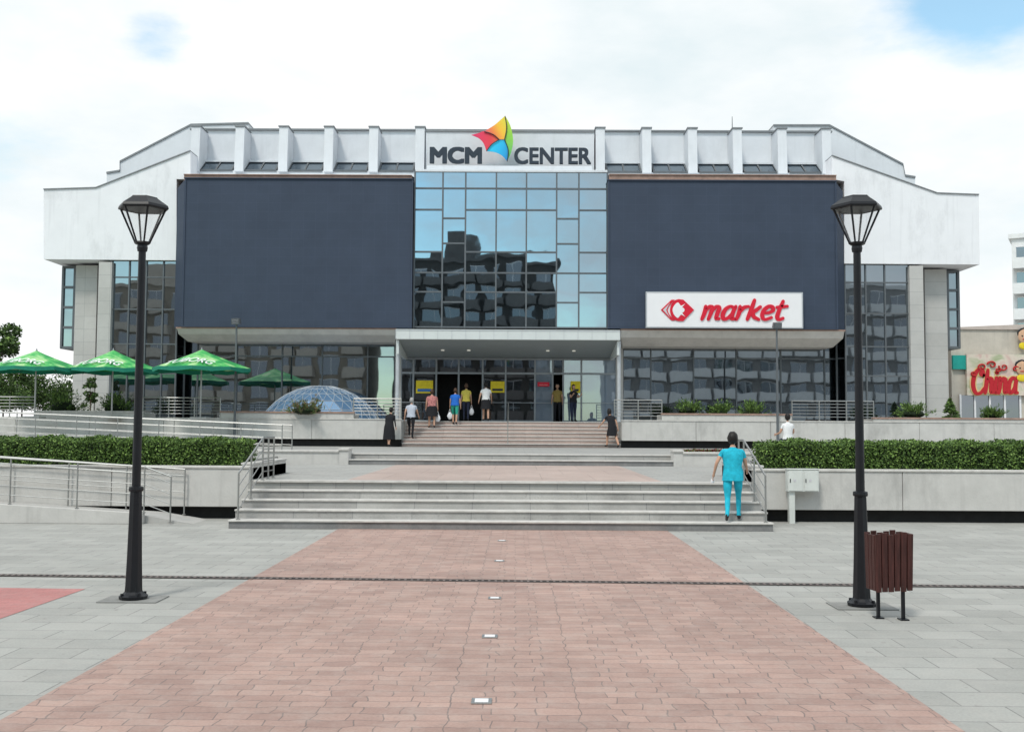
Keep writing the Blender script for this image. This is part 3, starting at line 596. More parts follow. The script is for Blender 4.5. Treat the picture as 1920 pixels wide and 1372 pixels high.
glazing([1168,1220,1300,1380,1463,1545,1570],lambda i:[645,672,793],51.4,"window",glassd,frame,tilt=.002)
glazing([207,240,272,304,331],lambda i:[488,520,580,645,700,791],50.25,"window",glassd,frame,tilt=.002)
glazing([1585,1624,1660,1706],lambda i:[495,530,588,650,705,793],50.25,"window",glassd,frame,tilt=.002)
glazing([331,347],lambda i:[614,668,791],50.9,"window",glassd,frame); glazing([1568,1586],lambda i:[620,672,793],50.9,"window",glassd,frame)
bs=brickmat("column_cladding",(.50,.49,.47),(.46,.45,.43),(.3,.3,.3),1.6,.62,.008,"xz",offset=0,stainv=.12,bumpv=.1)
for a,c,d,t in((182,207,49.98,488),(1707,1733,49.98,497),(139,180,51.0,490),(1735,1777,51.0,497)):
    x0=SX(a,d,600);x1=SX(c,d,600)
    b=M(); b.box(x0,x1,d+.02,d+1.2,FL,9.75); b.obj("column",bs,BLD,bevel=.02)
for a,c,s in((117,139,-1),(1777,1797,1)):
    x0=SX(a,51.5,600);x1=SX(c,51.5,600); z0=SZ(652,51.5,a);z1=9.7
    b=M(); b.box(x0,x1,51.5,60,z0,z1); w=b.obj("bay_window",glassd,BLD)
    b=M()
    for k in range(5):
        z=z0+(z1-z0)*k/4-.05; b.box(x0-.05,x1+.05,51.42,60.05,z,z+.12)
    for xx in(x0,x1): b.box(xx-.05,xx+.05,51.4,51.55,z0,z1)
    b.obj("frame",frame,w)
# canopy
cx0=SX(742,47,625);cx1=SX(1163,47,625);cz0=SZ(637,47);cz1=SZ(618,47)
E=M(); E.box(cx0,cx1,47,49.33,cz0,cz1); cano=E.obj("canopy",canw,BLD,bevel=.02)
b=M(); x=cx0
while x<cx1: b.box(x-.008,x+.008,46.985,47.0-.002,cz0,cz1); x+=.62
b.box(cx0,cx1,46.98,46.998,cz1-.05,cz1-.02); b.obj("panel_joint",framel,cano)
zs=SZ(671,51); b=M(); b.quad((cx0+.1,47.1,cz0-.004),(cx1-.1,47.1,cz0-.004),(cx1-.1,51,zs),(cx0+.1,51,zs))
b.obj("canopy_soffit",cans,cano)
b=M(); b.box(cx0+.02,cx0+.12,47.2,51.3,zs-.1,cz0-.01); b.box(cx1-.12,cx1-.02,47.2,51.3,zs-.1,cz0-.01); b.obj("side_panel",canw,cano)
lampm,nt_,N_,L_,bb=nmat("downlight_lens"); bb.inputs["Base Color"].default_value=(.85,.85,.8,1); bb.inputs["Emission Color"].default_value=(1,.95,.8,1); bb.inputs["Emission Strength"].default_value=.25
for px in(830,879,1027,1076):
    t=.55; y=47.1+3.9*t; z=cz0-.004+(zs-cz0)*t; x=SX(px,y,657); b=M(); b.cyl((x,y,z-.04),(x,y,z+.01),.08,None,12); b.obj("downlight",lampm,cano)
for px in(745,1161):
    x=SX(px,47.4,700); b=M(); b.cyl((x,47.5,FL),(x,47.5,cz0),.085,None,12); b.cyl((x,47.5,FL),(x,47.5,FL+.03),.16,None,12); b.obj("canopy_post",framel,BLD)
# entrance
ent_cols=[752,775,818,860,905,948,1003,1036,1056,1090,1155]
g=M();f=M();d=51
X=[SX(c,d,720) for c in ent_cols]; zt=SZ(672,d);zm=SZ(700,d);zb_=FL
rr=random.Random(3)
for i in range(len(X)-1):
    for (lo,hi) in((zb_,zm),(zm,zt)):
        if lo==zb_ and i in(2,3,7): continue
        t=rr.uniform(-.004,.004); g.quad((X[i],d+t,lo),(X[i+1],d-t,lo),(X[i+1],d-t,hi),(X[i],d+t,hi),1 if (i>=6 and i!=7) else 0)
for x in X: f.box(x-.04,x+.04,d-.07,d+.03,zb_,zt)
for i in range(len(X)-1):
    for z in(zm,zt-.03): f.box(X[i]+.04,X[i+1]-.04,d-.06,d+.02,z-.045,z+.045)
    if i not in(2,3,7): f.box(X[i]+.04,X[i+1]-.04,d-.06,d+.02,zb_+.9,zb_+.93); f.box(X[i]+.04,X[i+1]-.04,d-.06,d+.02,zb_,zb_+.08)
blind=glassmat("blind_glass",(.42,.47,.52),(.26,.33,.42),.5)
w=g.obj("door",[glasse,blind],BLD); f.obj("frame",mat("door_frame_metal",(.28,.30,.32),.4,.1,5,0,metal=.3),w)
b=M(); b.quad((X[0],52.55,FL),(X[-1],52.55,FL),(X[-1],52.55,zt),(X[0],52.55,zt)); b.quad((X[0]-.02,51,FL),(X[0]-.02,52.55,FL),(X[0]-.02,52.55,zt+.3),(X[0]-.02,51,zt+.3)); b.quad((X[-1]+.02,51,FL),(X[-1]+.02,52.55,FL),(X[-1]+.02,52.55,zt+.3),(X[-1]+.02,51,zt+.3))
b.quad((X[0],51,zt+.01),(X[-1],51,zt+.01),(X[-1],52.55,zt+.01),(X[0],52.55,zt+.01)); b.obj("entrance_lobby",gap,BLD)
yel=plain("poster_yellow",(.75,.58,.03)); blu=plain("poster_blue",(.05,.18,.5)); 
for a,c,t,bo,m1,m2 in((780,812,714,738,yel,blu),(920,946,715,736,yel,dark),(1070,1088,714,736,yel,dark),(1008,1030,716,724,red,signw)):
    x0=SX(a,50.9,720);x1=SX(c,50.9,720);z0=SZ(bo,50.9);z1=SZ(t,50.9)
    b=M(); b.box(x0,x1,50.88,50.90,z0,z1,0); b.box(x0+.08,x1-.08,50.87,50.879,z0+.08,z0+(z1-z0)*.35,1); b.obj("poster",[m1,m2],origin=(x0,50.9,z0),label="small coloured notice stuck on the entrance glass",category="poster")
for a,c in((741,752),(1155,1168)):
    x0=SX(a,51,720);x1=SX(c,51,720); b=M(); b.box(x0,x1,50.9,52.5,FL,SZ(640,51)); b.obj("door_pier",stone,BLD)
# ---------------- roof sign ----------------
RS0=(0,50.8,SZ(311,50.4))
RS=thing("roof_sign",RS0,"roof lettering reading MCM CENTER with multicoloured kite emblem","sign")
def T(body,a,c,t,bo,d,m,name,par,th=.12,shear=0,off=.0,bold=0):
    pc=(a+c)/2; return text(body,SX(a,d,(t+bo)/2),SX(c,d,(t+bo)/2),SZ(bo,d,pc),SZ(t,d,pc),d,th,m,name,par,shear,off,bold)
T("MCM",806,904,277,308,50.7,lett,"lettering",RS,.14,0,0,.055)
T("CENTER",964,1108,278,309,50.7,lett,"lettering",RS,.14,0,0,.032)
def flat(par,name,pts,d,m,th=.08):
    b=M(); b.prism([(S(x,y,d).x,S(x,y,d).z) for x,y in pts],d-th,d); return b.obj(name,m,par)
D=50.45
def XZ(x,y): p=S(x,y,D); return (p.x,p.z)
def edge(*p): return cat(list(p),5)
C0=(936,262)
kr=gradmat("kite_red",[(0,(.70,.02,.12)),(.7,(.75,.04,.06)),(1,(.80,.12,.04))],RS0,XZ(886,256),XZ(934,258))
ko=gradmat("kite_orange",[(0,(.75,.06,.16)),(.35,(.85,.22,.05)),(.65,(.88,.50,.03)),(1,(.75,.65,.05))],RS0,XZ(906,250),XZ(947,226))
kg=gradmat("kite_green",[(0,(.60,.68,.05)),(.4,(.28,.60,.05)),(1,(.10,.48,.14))],RS0,XZ(950,222),XZ(953,298))
kb=gradmat("kite_blue",[(0,(.02,.55,.80)),(.5,(.01,.42,.75)),(1,(.01,.22,.55))],RS0,XZ(918,278),XZ(952,300))
flat(RS,"emblem_panel",edge((884,254),(897,251),(908,247),(924,252),C0)+edge(C0,(922,271),(912,284))[1:]+edge((912,284),(907,270),(898,260),(884,254))[1:-1],D,kr)
flat(RS,"emblem_panel",edge((908,247),(926,236),(938,226),(947,218))+edge((947,218),(950,240),(946,262))[1:]+edge((946,262),C0)[1:]+edge(C0,(924,252),(908,247))[1:-1],D-.09,ko,.04)
flat(RS,"emblem_panel",edge((947,218),(957,237),(962,262),(959,284),(951,303))+edge((951,303),(953,282),(946,262))[1:]+edge((946,262),(950,240),(947,218))[1:-1],D,kg)
flat(RS,"emblem_panel",edge(C0,(946,262))+edge((946,262),(953,282),(951,303))[1:]+edge((951,303),(941,292),(928,286),(912,284))[1:]+edge((912,284),(922,271),C0)[1:-1],D-.04,kb,.05)
b=M(); 
for L__ in(edge((908,247),(924,252),C0),edge((947,218),(950,240),(946,262)),edge((946,262),(953,282),(951,303)),edge((912,284),(922,271),C0)):
    for p,q in zip(L__[:-1],L__[1:]): b.cyl(S(*p,D-.14),S(*q,D-.14),.022,None,6)
b.obj("emblem_rib",dark,RS)
# ---------------- market sign ----------------
d=48.85; x0=SX(1212,d,580);x1=SX(1502,d,580);z0=SZ(614,d,1357);z1=SZ(550,d,1357)
MS=thing("shop_sign",((x0+x1)/2,d,z0),"white box sign with red chevron logo and word market","sign")
b=M(); b.box(x0,x1,d-.18,d+.1,z0,z1); b.obj("sign_box",signw,MS,bevel=.02)
b=M(); q=.04; b.box(x0-q,x1+q,d-.19,d+.08,z1,z1+q); b.box(x0-q,x1+q,d-.19,d+.08,z0-q,z0); b.box(x0-q,x0,d-.19,d+.08,z0,z1); b.box(x1,x1+q,d-.19,d+.08,z0,z1); b.obj("frame",framel,MS)
brush("market",SX(1311,d,580),SX(1474,d,580),SZ(603,d,1390),SZ(560,d,1390),d-.182,.085,red,"lettering",MS,.30,.5,1.5)
def F2(pts,m,y,th=.02): return flat(MS,"emblem_panel",pts,y,m,th)
y=d-.182
F2([(1239,581),(1259,562),(1265,562),(1255,573),(1251,581),(1255,590),(1265,601),(1259,601)],red,y,.03)
F2([(1243,581),(1257,567),(1252,575),(1249,581),(1252,588),(1257,596)],sgrey,y-.031,.01)
F2(cat([(1258,572),(1264,564),(1272,561)],4)+[(1281,562),(1301,581),(1281,602)]+cat([(1272,602),(1264,599),(1258,591),(1256,581),(1258,572)],4)[:-1],red,y,.045)
F2(cat([(1285,569),(1277,573),(1271,567),(1264,573),(1261,581),(1264,590),(1271,596),(1277,590),(1285,594)],5)+cat([(1279,587),(1283,583),(1283,579),(1279,576)],4),signw,y-.046,.012)
# ---------------- floodlight poles ----------------
for px,t in((442,596),(1457,604)):
    x=SX(px,45.7,690); zt=SZ(t,45.7,px); zb0=1.19
    e=thing("floodlight_pole",(x,45.7,zb0),"slim grey pole with small floodlight on top","light pole","floodlight poles before the terrace")
    b=M(); b.cyl((x,45.7,zb0),(x,45.7,zt-.2),.06,.04,10); b.cyl((x,45.7,zb0),(x,45.7,zb0+.05),.14,None,10); b.obj("pole",frame,e)
    b=M(); b.add([(x-.17,45.5,zt-.3),(x+.17,45.5,zt-.3),(x+.17,45.85,zt-.22),(x-.17,45.85,zt-.22),(x-.17,45.45,zt-.05),(x+.17,45.45,zt-.05),(x+.14,45.8,zt),(x-.14,45.8,zt)],[(0,3,2,1),(4,5,6,7),(0,1,5,4),(1,2,6,5),(2,3,7,6),(3,0,4,7)]); b.obj("lamp_head",frame,e)
    b=M(); b.quad((x-.14,45.485,zt-.27),(x+.14,45.485,zt-.27),(x+.14,45.44,zt-.08),(x-.14,45.44,zt-.08)); b.obj("lens",glasse,e)
# ---------------- dome ----------------
dc=(SX(602,49.2,740),49.2); rad=2.75; hgt=SZ(722,49.2,602)-FL-.02
e=thing("glass_dome",(dc[0],dc[1],FL),"low latticed glass dome skylight on the terrace","dome skylight")
Rs=(rad*rad+hgt*hgt)/(2*hgt); a0=math.asin(min(1,rad/Rs)); NR,NSg=6,28
def dp(j,i,off=0):
    a=a0*(1-j/NR); t=2*math.pi*(i+.5*(j%2))/NSg; r=(Rs+off)*math.sin(a); return (dc[0]+r*math.cos(t),dc[1]+r*math.sin(t),FL+hgt-Rs+(Rs+off)*math.cos(a))
b=M(); f=M()
for j in range(NR):
    for i in range(NSg):
        if j<NR-1:
            if j%2==0: tri=[(dp(j,i),dp(j,i+1),dp(j+1,i)),(dp(j+1,i),dp(j,i+1),dp(j+1,i+1))]
            else: tri=[(dp(j,i),dp(j,i+1),dp(j+1,i+1)),(dp(j,i),dp(j+1,i+1),dp(j+1,i))]
        else: tri=[(dp(j,i),dp(j,i+1),dp(NR,0))]
        for t_ in tri: b.add(t_,[(0,1,2)])
        f.cyl(dp(j,i,.01),dp(j,i+1,.01),.014,None,4)
        if j<NR-1:
            if j%2==0: f.cyl(dp(j,i,.01),dp(j+1,i,.01),.011,None,4); f.cyl(dp(j,i+1,.01),dp(j+1,i,.01),.011,None,4)
            else: f.cyl(dp(j,i,.01),dp(j+1,i,.01),.011,None,4); f.cyl(dp(j,i,.01),dp(j+1,i+1,.01),.011,None,4)
b.obj("glass",domeg,e); f.obj("lattice",framel,e)
# ---------------- umbrellas ----------------
m,nt_,N_,L_,bb=nmat("umbrella_fabric"); tcn=N_.new("ShaderNodeTexCoord"); nz=N_.new("ShaderNodeTexNoise"); nz.inputs["Scale"].default_value=1.4; nz.inputs["Detail"].default_value=5; L_.new(tcn.outputs["Object"],nz.inputs["Vector"])
crr=N_.new("ShaderNodeValToRGB"); crr.color_ramp.elements[0].position=.42; crr.color_ramp.elements[0].color=(.02,.26,.07,1); crr.color_ramp.elements[1].position=.62; crr.color_ramp.elements[1].color=(.38,.62,.28,1); z_=crr.color_ramp.elements.new(.5); z_.color=(.06,.42,.10,1); L_.new(nz.outputs["Fac"],crr.inputs[0]); L_.new(crr.outputs[0],bb.inputs["Base Color"]); bb.inputs["Roughness"].default_value=.7
umb=m; teald=plain("umbrella_valance",(.015,.20,.13))
def umbrella(px,pw,ptop,pr,d,rot):
    x=SX(px,d,680); hw=pw*d/2000/2; zt=SZ(ptop,d,px); zr_=SZ(pr,d,px)
    e=thing("parasol",(x,d,FL),"open green parasol with white lettering on the terrace","parasol","green terrace parasols")
    b=M(); b.cyl((x,d,FL),(x,d,zt-.05),.035,None,10); b.cyl((x,d,zt-.06),(x,d,zt+.08),.05,.02,8); b.obj("pole",steel,e)
    b=M(); b.box(x-.35,x+.35,d-.35,d+.35,FL,FL+.09); b.obj("base",conc,e,bevel=.02)
    P=lambda r,k,z:(x+r*math.cos(rot+k*math.pi/4),d+r*math.sin(rot+k*math.pi/4),z)
    b=M(); n=6; vs=[];
    for j in range(n+1):
        s=j/n; 
        for k in range(16):
            rr_=hw*1.02*s*(1 if k%2==0 else .965); z=zt+(zr_-zt)*(s**.9)-(0.03*s if k%2 else 0)
            vs.append((x+rr_*math.cos(rot+k*math.pi/8),d+rr_*math.sin(rot+k*math.pi/8),z))
    for k in range(16):
        vs.append((vs[n*16+k][0],vs[n*16+k][1],vs[n*16+k][2]-.14-.04*(k%2)))
    b.add(vs,[(j*16+k,j*16+(k+1)%16,(j+1)*16+(k+1)%16,(j+1)*16+k) for j in range(n+1) for k in range(16)])
    b.m=[1 if i>=n*16 else 0 for i in range(len(b.f))]; b.obj("canopy",[umb,teald],e)
    b=M(); 
    for k in range(8): b.cyl((x,d,zt-.12),P(hw,k,zr_-.03),.012,None,4)
    b.obj("rib",framel,e)
    cu=bpy.data.curves.new("t","FONT"); cu.body="TUBORG"; cu.shear=.3; cu.offset=.012; cu.resolution_u=3; o=bpy.data.objects.new("t",cu); COL.objects.link(o); me=bpy.data.meshes.new_from_object(o.evaluated_get(bpy.context.evaluated_depsgraph_get()))
    co=np.array([v.co[:] for v in me.vertices]); mn=co.min(0);mx_=co.max(0); q=(co-mn)/(np.maximum(mx_-mn,1e-6)); t=M(); vs=[]
    for a,bb_,c in q:
        xo=(a-.5)*hw*.98; s=.90-.27*bb_-.08*math.sin(a*3.14); yo=-hw*1.02*s; r_=math.hypot(xo,yo)/(hw*1.02)
        z=zt+(zr_-zt)*(min(r_,1)**.9)+.05; vs.append((x+xo,d+yo-.03,z))
    t.add(vs,[tuple(p.vertices) for p in me.polygons]); bpy.data.objects.remove(o); t.obj("lettering",signw,e)
umbrella(68,168,657,690,44.8,.0); umbrella(212,166,656,692,45.6,.2); umbrella(378,178,655,690,44.6,.1)
# ---------------- side building with billboard ----------------
e=thing("shop_building",(34,60,FL),"small beige shop building with painted restaurant billboard","building")
x0=SX(1784,60,700); ztop=SZ(618,60,1850); beige=mat("beige_render",(.55,.50,.43),.85,.1,1.5,.1,stain=.6,dirt=.7)
b=M(); b.box(x0,x0+16,60,75,FL,ztop); b.obj("wall",beige,e)
pts=[(x0-.1,ztop+.003),(x0+16.1,ztop+.003)]+[(x0+16.1-16.2*k/14,ztop+.55-.45*(k/14)**2) for k in range(15)]
b=M(); b.prism(pts,59.9,75.1); b.obj("roof",mat("pink_beige_roof",(.55,.47,.42),.8,.1,2,.1,stain=.4,dirt=.8),e)
teal=plain("teal_panel",(.02,.33,.28)); b=M(); b.box(x0+.02,SX(1812,59.8,680),59.8,59.99,SZ(692,59.8,1800),SZ(666,59.8,1800)); b.obj("teal_panel",teal,e)
b=M(); b.box(SX(1800,59.9,750),SX(1915,59.9,750),59.9,59.99,FL+.1,SZ(741,59.9,1860)); w=b.obj("shop_window",glasse,e)
b=M()
for px in(1801,1828,1856,1884,1913): b.box(SX(px,59.85,750)-.05,SX(px,59.85,750)+.05,59.84,59.9-.002,FL+.05,SZ(741,59.9,1860)+.05)
b.obj("frame",signw,w)
bx0=SX(1813,59.7,700);bx1=SX(1990,59.7,700);bz0=SZ(741,59.7,1860);bz1=SZ(664,59.7,1860)
BB=thing("billboard",((bx0+bx1)/2,59.7,bz0),"pastel restaurant billboard with red lettering and two faces","billboard")
m,nt_,N_,L_,bb=nmat("billboard_print"); tcn=N_.new("ShaderNodeTexCoord"); nz=N_.new("ShaderNodeTexNoise"); nz.inputs["Scale"].default_value=.9; nz.inputs["Detail"].default_value=3; nz.inputs["Distortion"].default_value=1.2; L_.new(tcn.outputs["Object"],nz.inputs["Vector"])
crr=N_.new("ShaderNodeValToRGB"); es=crr.color_ramp.elements; es[0].position=.35; es[0].color=(.62,.44,.38,1); es[1].position=.66; es[1].color=(.36,.42,.24,1); q_=es.new(.5); q_.color=(.68,.60,.50,1); L_.new(nz.outputs["Fac"],crr.inputs[0]); L_.new(crr.outputs[0],bb.inputs["Base Color"])
b=M(); b.box(bx0,bx1,59.7,59.9,bz0,bz1); b.obj("board",m,BB)
cxa,cxb,cza,czb=SX(1820,59.6,715),SX(1914,59.6,715),SZ(740,59.6,1866),SZ(690,59.6,1866)
brush("China",cxa-.05,cxb+.05,cza-.05,czb+.05,59.69,.16,plain("print_yellow",(.72,.55,.25)),"lettering",BB,.1,.1,1.5)
brush("China",cxa,cxb,cza,czb,59.66,.10,plain("print_red",(.50,.02,.03)),"lettering",BB,.1,.3,1.5)
pred=plain("ornament_red",(.50,.03,.03))
def curl(cx,cy,r,turns,ph,sg):
    b_=M(); pr=None
    for k in range(30):
        t=k/29; rr_=r*(1-t*.8); an=ph+sg*turns*6.283*t; p=S(cx+rr_*math.cos(an),cy+rr_*.8*math.sin(an),59.63)
        if pr is not None: b_.cyl(pr,p,.06*(1-t*.5),None,6)
        pr=p
    return b_.obj("ornament",pred,BB)
curl(1842,688,8,1.2,2.5,1);curl(1860,684,9,1.1,3.3,1);curl(1882,688,9,1.2,-2.8,-1);curl(1905,692,7,1.1,0,-1);curl(1826,700,6,1,1,1);curl(1871,693,5,1,0,1)
skinp=plain("print_skin",(.62,.38,.24)); 
for px,py,r in((1917,690,.36),(1921,630,.36)):
    p=S(px,py,59.6); b=M(); b.ball((p.x,59.62,p.z),r,.05,r*1.1,2,0); b.ball((p.x,59.66,p.z+r*.5),r*1.12,.05,r*.85,2,1); b.ball((p.x-.14,59.57,p.z),.05,.02,.05,1,1); b.ball((p.x+.14,59.57,p.z),.05,.02,.05,1,1); b.box(p.x-.12,p.x+.12,59.55,59.57,p.z-.2,p.z-.16,2); b.ball((p.x,59.64,p.z-r*1.5),r*.9,.05,r*.6,2,3); b.obj("portrait",[skinp,black,red,yel],BB)
# ---------------- apartment blocks ----------------
def block(x0,x1,yf,dep,z0,floors,bays,fh,wm,bm_,sgn,label,extra=None,pent=None):
    zt=z0+floors*fh+.8; e=thing("apartment_block",((x0+x1)/2,yf,z0),label,"apartment block","apartment blocks around the plaza")
    b=M(); b.box(x0,x1,min(yf,yf-sgn*dep),max(yf,yf-sgn*dep),z0,zt); b.obj("wall",wm,e)
    b=M(); b.box(x0-.3,x1+.3,min(yf+sgn*.3,yf-sgn*(dep+.3)),max(yf+sgn*.3,yf-sgn*(dep+.3)),zt+.003,zt+.5)
    if pent: b.box(pent[0],pent[1],min(yf-sgn*2,yf-sgn*8),max(yf-sgn*2,yf-sgn*8),zt+.5,zt+pent[2])
    b.obj("roof",bm_,e)
    bw=(x1-x0)/bays; o0=WL[e.name]
    def mk(mm,mats):
        me=bpy.data.meshes.new("part"); me.from_pydata(mm.v,[],mm.f)
        for q in mats: me.materials.append(q)
        me.polygons.foreach_set("material_index",mm.m); return me
    s=sgn
    bb=M(); W2=bw*.44
    bb.box(-W2,W2,min(.003*s,1.3*s),max(.003*s,1.3*s),-.15,0); bb.box(-W2,W2,min(1.22*s,1.3*s),max(1.22*s,1.3*s),0,1.0); bb.box(-W2,-W2+.08,min(.003*s,1.22*s),max(.003*s,1.22*s),0,1.0); bb.box(W2-.08,W2,min(.003*s,1.22*s),max(.003*s,1.22*s),0,1.0)
    mb=mk(bb,[bm_]); ww=M(); ww.box(-W2*.75,W2*.75,min(.01*s,.05*s),max(.01*s,.05*s),.25,2.3,0); ww.box(-.04,.04,min(.05*s,.08*s),max(.05*s,.08*s),.25,2.3,1); ww.box(-W2*.78,W2*.78,min(.05*s,.09*s),max(.05*s,.09*s),2.3,2.4,1); mw=mk(ww,[glasse,signw])
    for j in range(floors):
        for i in range(bays):
            p=Vector((x0+(i+.5)*bw,yf,z0+j*fh+.3))-o0
            if extra!="flat" or i%3!=1:
                o=bpy.data.objects.new("balcony",mb); COL.objects.link(o); o.parent=e; o.location=p
            o=bpy.data.objects.new("window",mw); COL.objects.link(o); o.parent=e; o.location=p
    return e
brown=mat("brown_render",(.07,.066,.062),.9,.15,1,.1); brownb=mat("grey_brown_balcony",(.14,.13,.125),.9,.15,1,.1)
offw=mat("offwhite_render",(.30,.30,.30),.9,.1,1,.1); offb=mat("white_balcony",(.72,.72,.72),.9,.08,1,.1); bei=mat("beige_block",(.30,.26,.21),.9,.1,1,.1); beib=mat("beige_balcony",(.50,.45,.39),.9,.1,1,.1)
block(-16,4.6,-36,14,0,8,7,2.8,brown,brownb,1,"tall brown apartment block with stacked balconies",pent=(-10,-6,4))
block(13,52,-38,14,0,7,12,2.8,offw,offb,1,"long off-white apartment block with white balconies")
block(-58,-20,-38,14,0,7,12,2.8,bei,beib,1,"long beige apartment block with balconies",extra="flat",pent=(-50,-44,3))
xb=SX(1898,115,520); eb=block(0,16,115,14,0,8,6,2.75,offb,offb,-1,"white high-rise apartment block with balconies",extra="flat")
th=-math.radians(29); eb.rotation_euler[2]=th; eb.location=(xb+8*math.cos(th),115+8*math.sin(th),0)
# ---------------- people ----------------
skin=plain("skin",(.50,.29,.20),.6); hairb=plain("black_hair",(.012,.010,.009),.5); hairbr=plain("brown_hair",(.07,.035,.02),.5); hairg=plain("grey_hair",(.35,.34,.33),.6); shoe=plain("dark_shoe",(.02,.02,.022),.5); eyem=plain("eye_dark",(.02,.02,.02),.3); lipm=plain("lips",(.35,.1,.09),.5)
def skinmesh(verts,edges,rad,root,sub):
    me=bpy.data.meshes.new("s"); me.from_pydata(verts,edges,[]); o=bpy.data.objects.new("s",me); COL.objects.link(o)
    mo=o.modifiers.new("skin","SKIN"); mo.use_smooth_shade=True
    sv=me.skin_vertices[0].data
    for i,r in enumerate(rad):
        sv[i].radius=(r,r); sv[i].use_root=(i in root)
    s=o.modifiers.new("sub","SUBSURF"); s.levels=sub; s.render_levels=sub
    dg=bpy.context.evaluated_depsgraph_get(); ev=bpy.data.meshes.new_from_object(o.evaluated_get(dg))
    V=[v.co.copy() for v in ev.vertices]; F=[tuple(p.vertices) for p in ev.polygons]
    bpy.data.objects.remove(o); bpy.data.meshes.remove(me); bpy.data.meshes.remove(ev); return V,F
def person(x,y,z,heading,h,topm,botm,label,lean=0,legs=((0,0),(0,0)),arms=((0,8,10),(0,8,10)),hair=hairb,hairtype="short",sleeve=.5,skirt=None,shorts=False,headturn=0,topz=.82,wide=1.,shoem=None):
    k=h/1.70; rd=math.radians
    le=rd(lean); fwd=lambda l,a:Vector((0,l*math.sin(a),l*math.cos(a)))
    pel=Vector((0,0,0)); w=wide
    V=[];E=[];Rr=[];B=[]
    def v(p,r): V.append(Vector(p)); Rr.append(r); return len(V)-1
    def e_(a,b,mi): E.append((a,b)); B.append((a,b,mi))
    ip=v(pel,.115*w); iw=v(fwd(.16,le*.6),.105*w); ic=v(fwd(.36,le),.115*w); inn=v(fwd(.52,le),.052); ih=v(fwd(.60,le)+Vector((0,.01,0)),.055)
    e_(ip,iw,1);e_(iw,ic,1);e_(ic,inn,1);e_(inn,ih,0)
    hands=[]
    for s,(a,out,bend) in zip((-1,1),arms):
        a=rd(a);out=rd(out);bend=rd(bend)
        sh=fwd(.46,le)+Vector((s*.165*w,0,0)); i1=v(sh,.055)
        d=Vector((s*math.sin(out),math.sin(a)*math.cos(out),-math.cos(a)*math.cos(out)))
        im=v(sh+d*.14,.047); el=sh+d*.28; i2=v(el,.038); a2=a+bend
        d2=Vector((s*math.sin(out)*.6,math.sin(a2),-math.cos(a2))).normalized()
        wr=el+d2*.24; i3=v(wr,.026); pm=wr+d2*.075; i4=v(pm,.030)
        e_(ic,i1,1);e_(i1,im,1);e_(im,i2,1 if sleeve>.6 else 0);e_(i2,i3,1 if sleeve>.9 else 0);e_(i3,i4,0)
        hands.append((wr,pm,d2,s))
    feet=[]
    for s,(a,bd) in zip((-1,1),legs):
        a=rd(a);bd=rd(bd); hp=Vector((s*.088*w,0,-.05)); i1=v(hp,.092*w)
        kn=hp+Vector((0,.42*math.sin(a),-.42*math.cos(a))); im=v(hp.lerp(kn,.5),.078*w); i2=v(kn,.058)
        an=kn+Vector((s*.0,.40*math.sin(a-bd),-.40*math.cos(a-bd))); ic2=v(kn.lerp(an,.35),.056); i3=v(an,.038)
        ft=max(-.6,min(.2,(a-bd)*.6)); toe=an+Vector((s*.02,.15*math.cos(ft),-.045+.15*math.sin(ft))); i4=v(toe,.032); hl=an+Vector((0,-.03,-.045)); i5=v(hl,.032)
        lm=0 if (shorts or skirt) else 2; e_(ip,i1,2);e_(i1,im,2);e_(im,i2,lm if not shorts else 2);e_(i2,ic2,lm);e_(ic2,i3,lm);e_(i3,i4,3);e_(i3,i5,3)
        feet.append(min(an.z-.082,toe.z-.035))
    off=-min(feet)
    SV,SF=skinmesh(V,E,Rr,{0},1)
    seg=[(V[a],V[b],Rr[a],Rr[b],mi) for a,b,mi in B]
    m=M(); m.v=[tuple(p) for p in SV]; m.f=SF
    for f in SF:
        c=sum((SV[i] for i in f),Vector())/len(f); best=1e9;bm2=0
        for a,b,ra,rb,mi in seg:
            ab=b-a; t=max(0,min(1,(c-a).dot(ab)/max(ab.length_squared,1e-9))); q=(c-a-ab*t).length-(ra+(rb-ra)*t)
            if q<best: best=q;bm2=mi
        m.m.append(bm2)
    FV=[];FE=[];FR=[];roots=set()
    for wr,pm,dd,s in hands:
        side=Vector((0,1,0)) if abs(dd.y)<.7 else Vector((0,0,1)); side=(side-dd*side.dot(dd)).normalized(); inn_=dd.cross(side)*s
        for kf,(o_,ln) in enumerate(((.026,.066),(.009,.075),(-.009,.070),(-.026,.055))):
            b0=pm+side*o_*1.0-dd*.01; p=[b0,b0+dd*ln*.5+side*o_*.1+dd*.02,b0+dd*(ln*.85+.01)-inn_*.012,b0+dd*(ln+.012)-inn_*.028]; i0=len(FV); roots.add(i0)
            FV+=p; FE+=[(i0,i0+1),(i0+1,i0+2),(i0+2,i0+3)]; FR+=[.010,.0095,.0085,.007]
        b0=wr+dd*.035+side*.018; i0=len(FV); roots.add(i0); FV+=[b0,b0+dd*.03+side*.028,b0+dd*.062+side*.036]; FE+=[(i0,i0+1),(i0+1,i0+2)]; FR+=[.013,.0105,.008]
    GV,GF=skinmesh(FV,FE,FR,roots,1); m.add(GV,GF,0)
    hc=V[ih]+fwd(.10,le*.5)+Vector((0,.015,0)); ct,st=math.cos(rd(headturn)),math.sin(rd(headturn))
    def turn(q): return (q[0]*ct+q[1]*st,-q[0]*st+q[1]*ct,q[2])
    def hf(p,q):
        x_,y_,z_=q
        if z_<0: x_*=1+.30*p[2]; y_*=1+.12*p[2]
        return turn((x_,y_,z_))
    m.ball(hc,.074,.094,.115,3,0,hf)
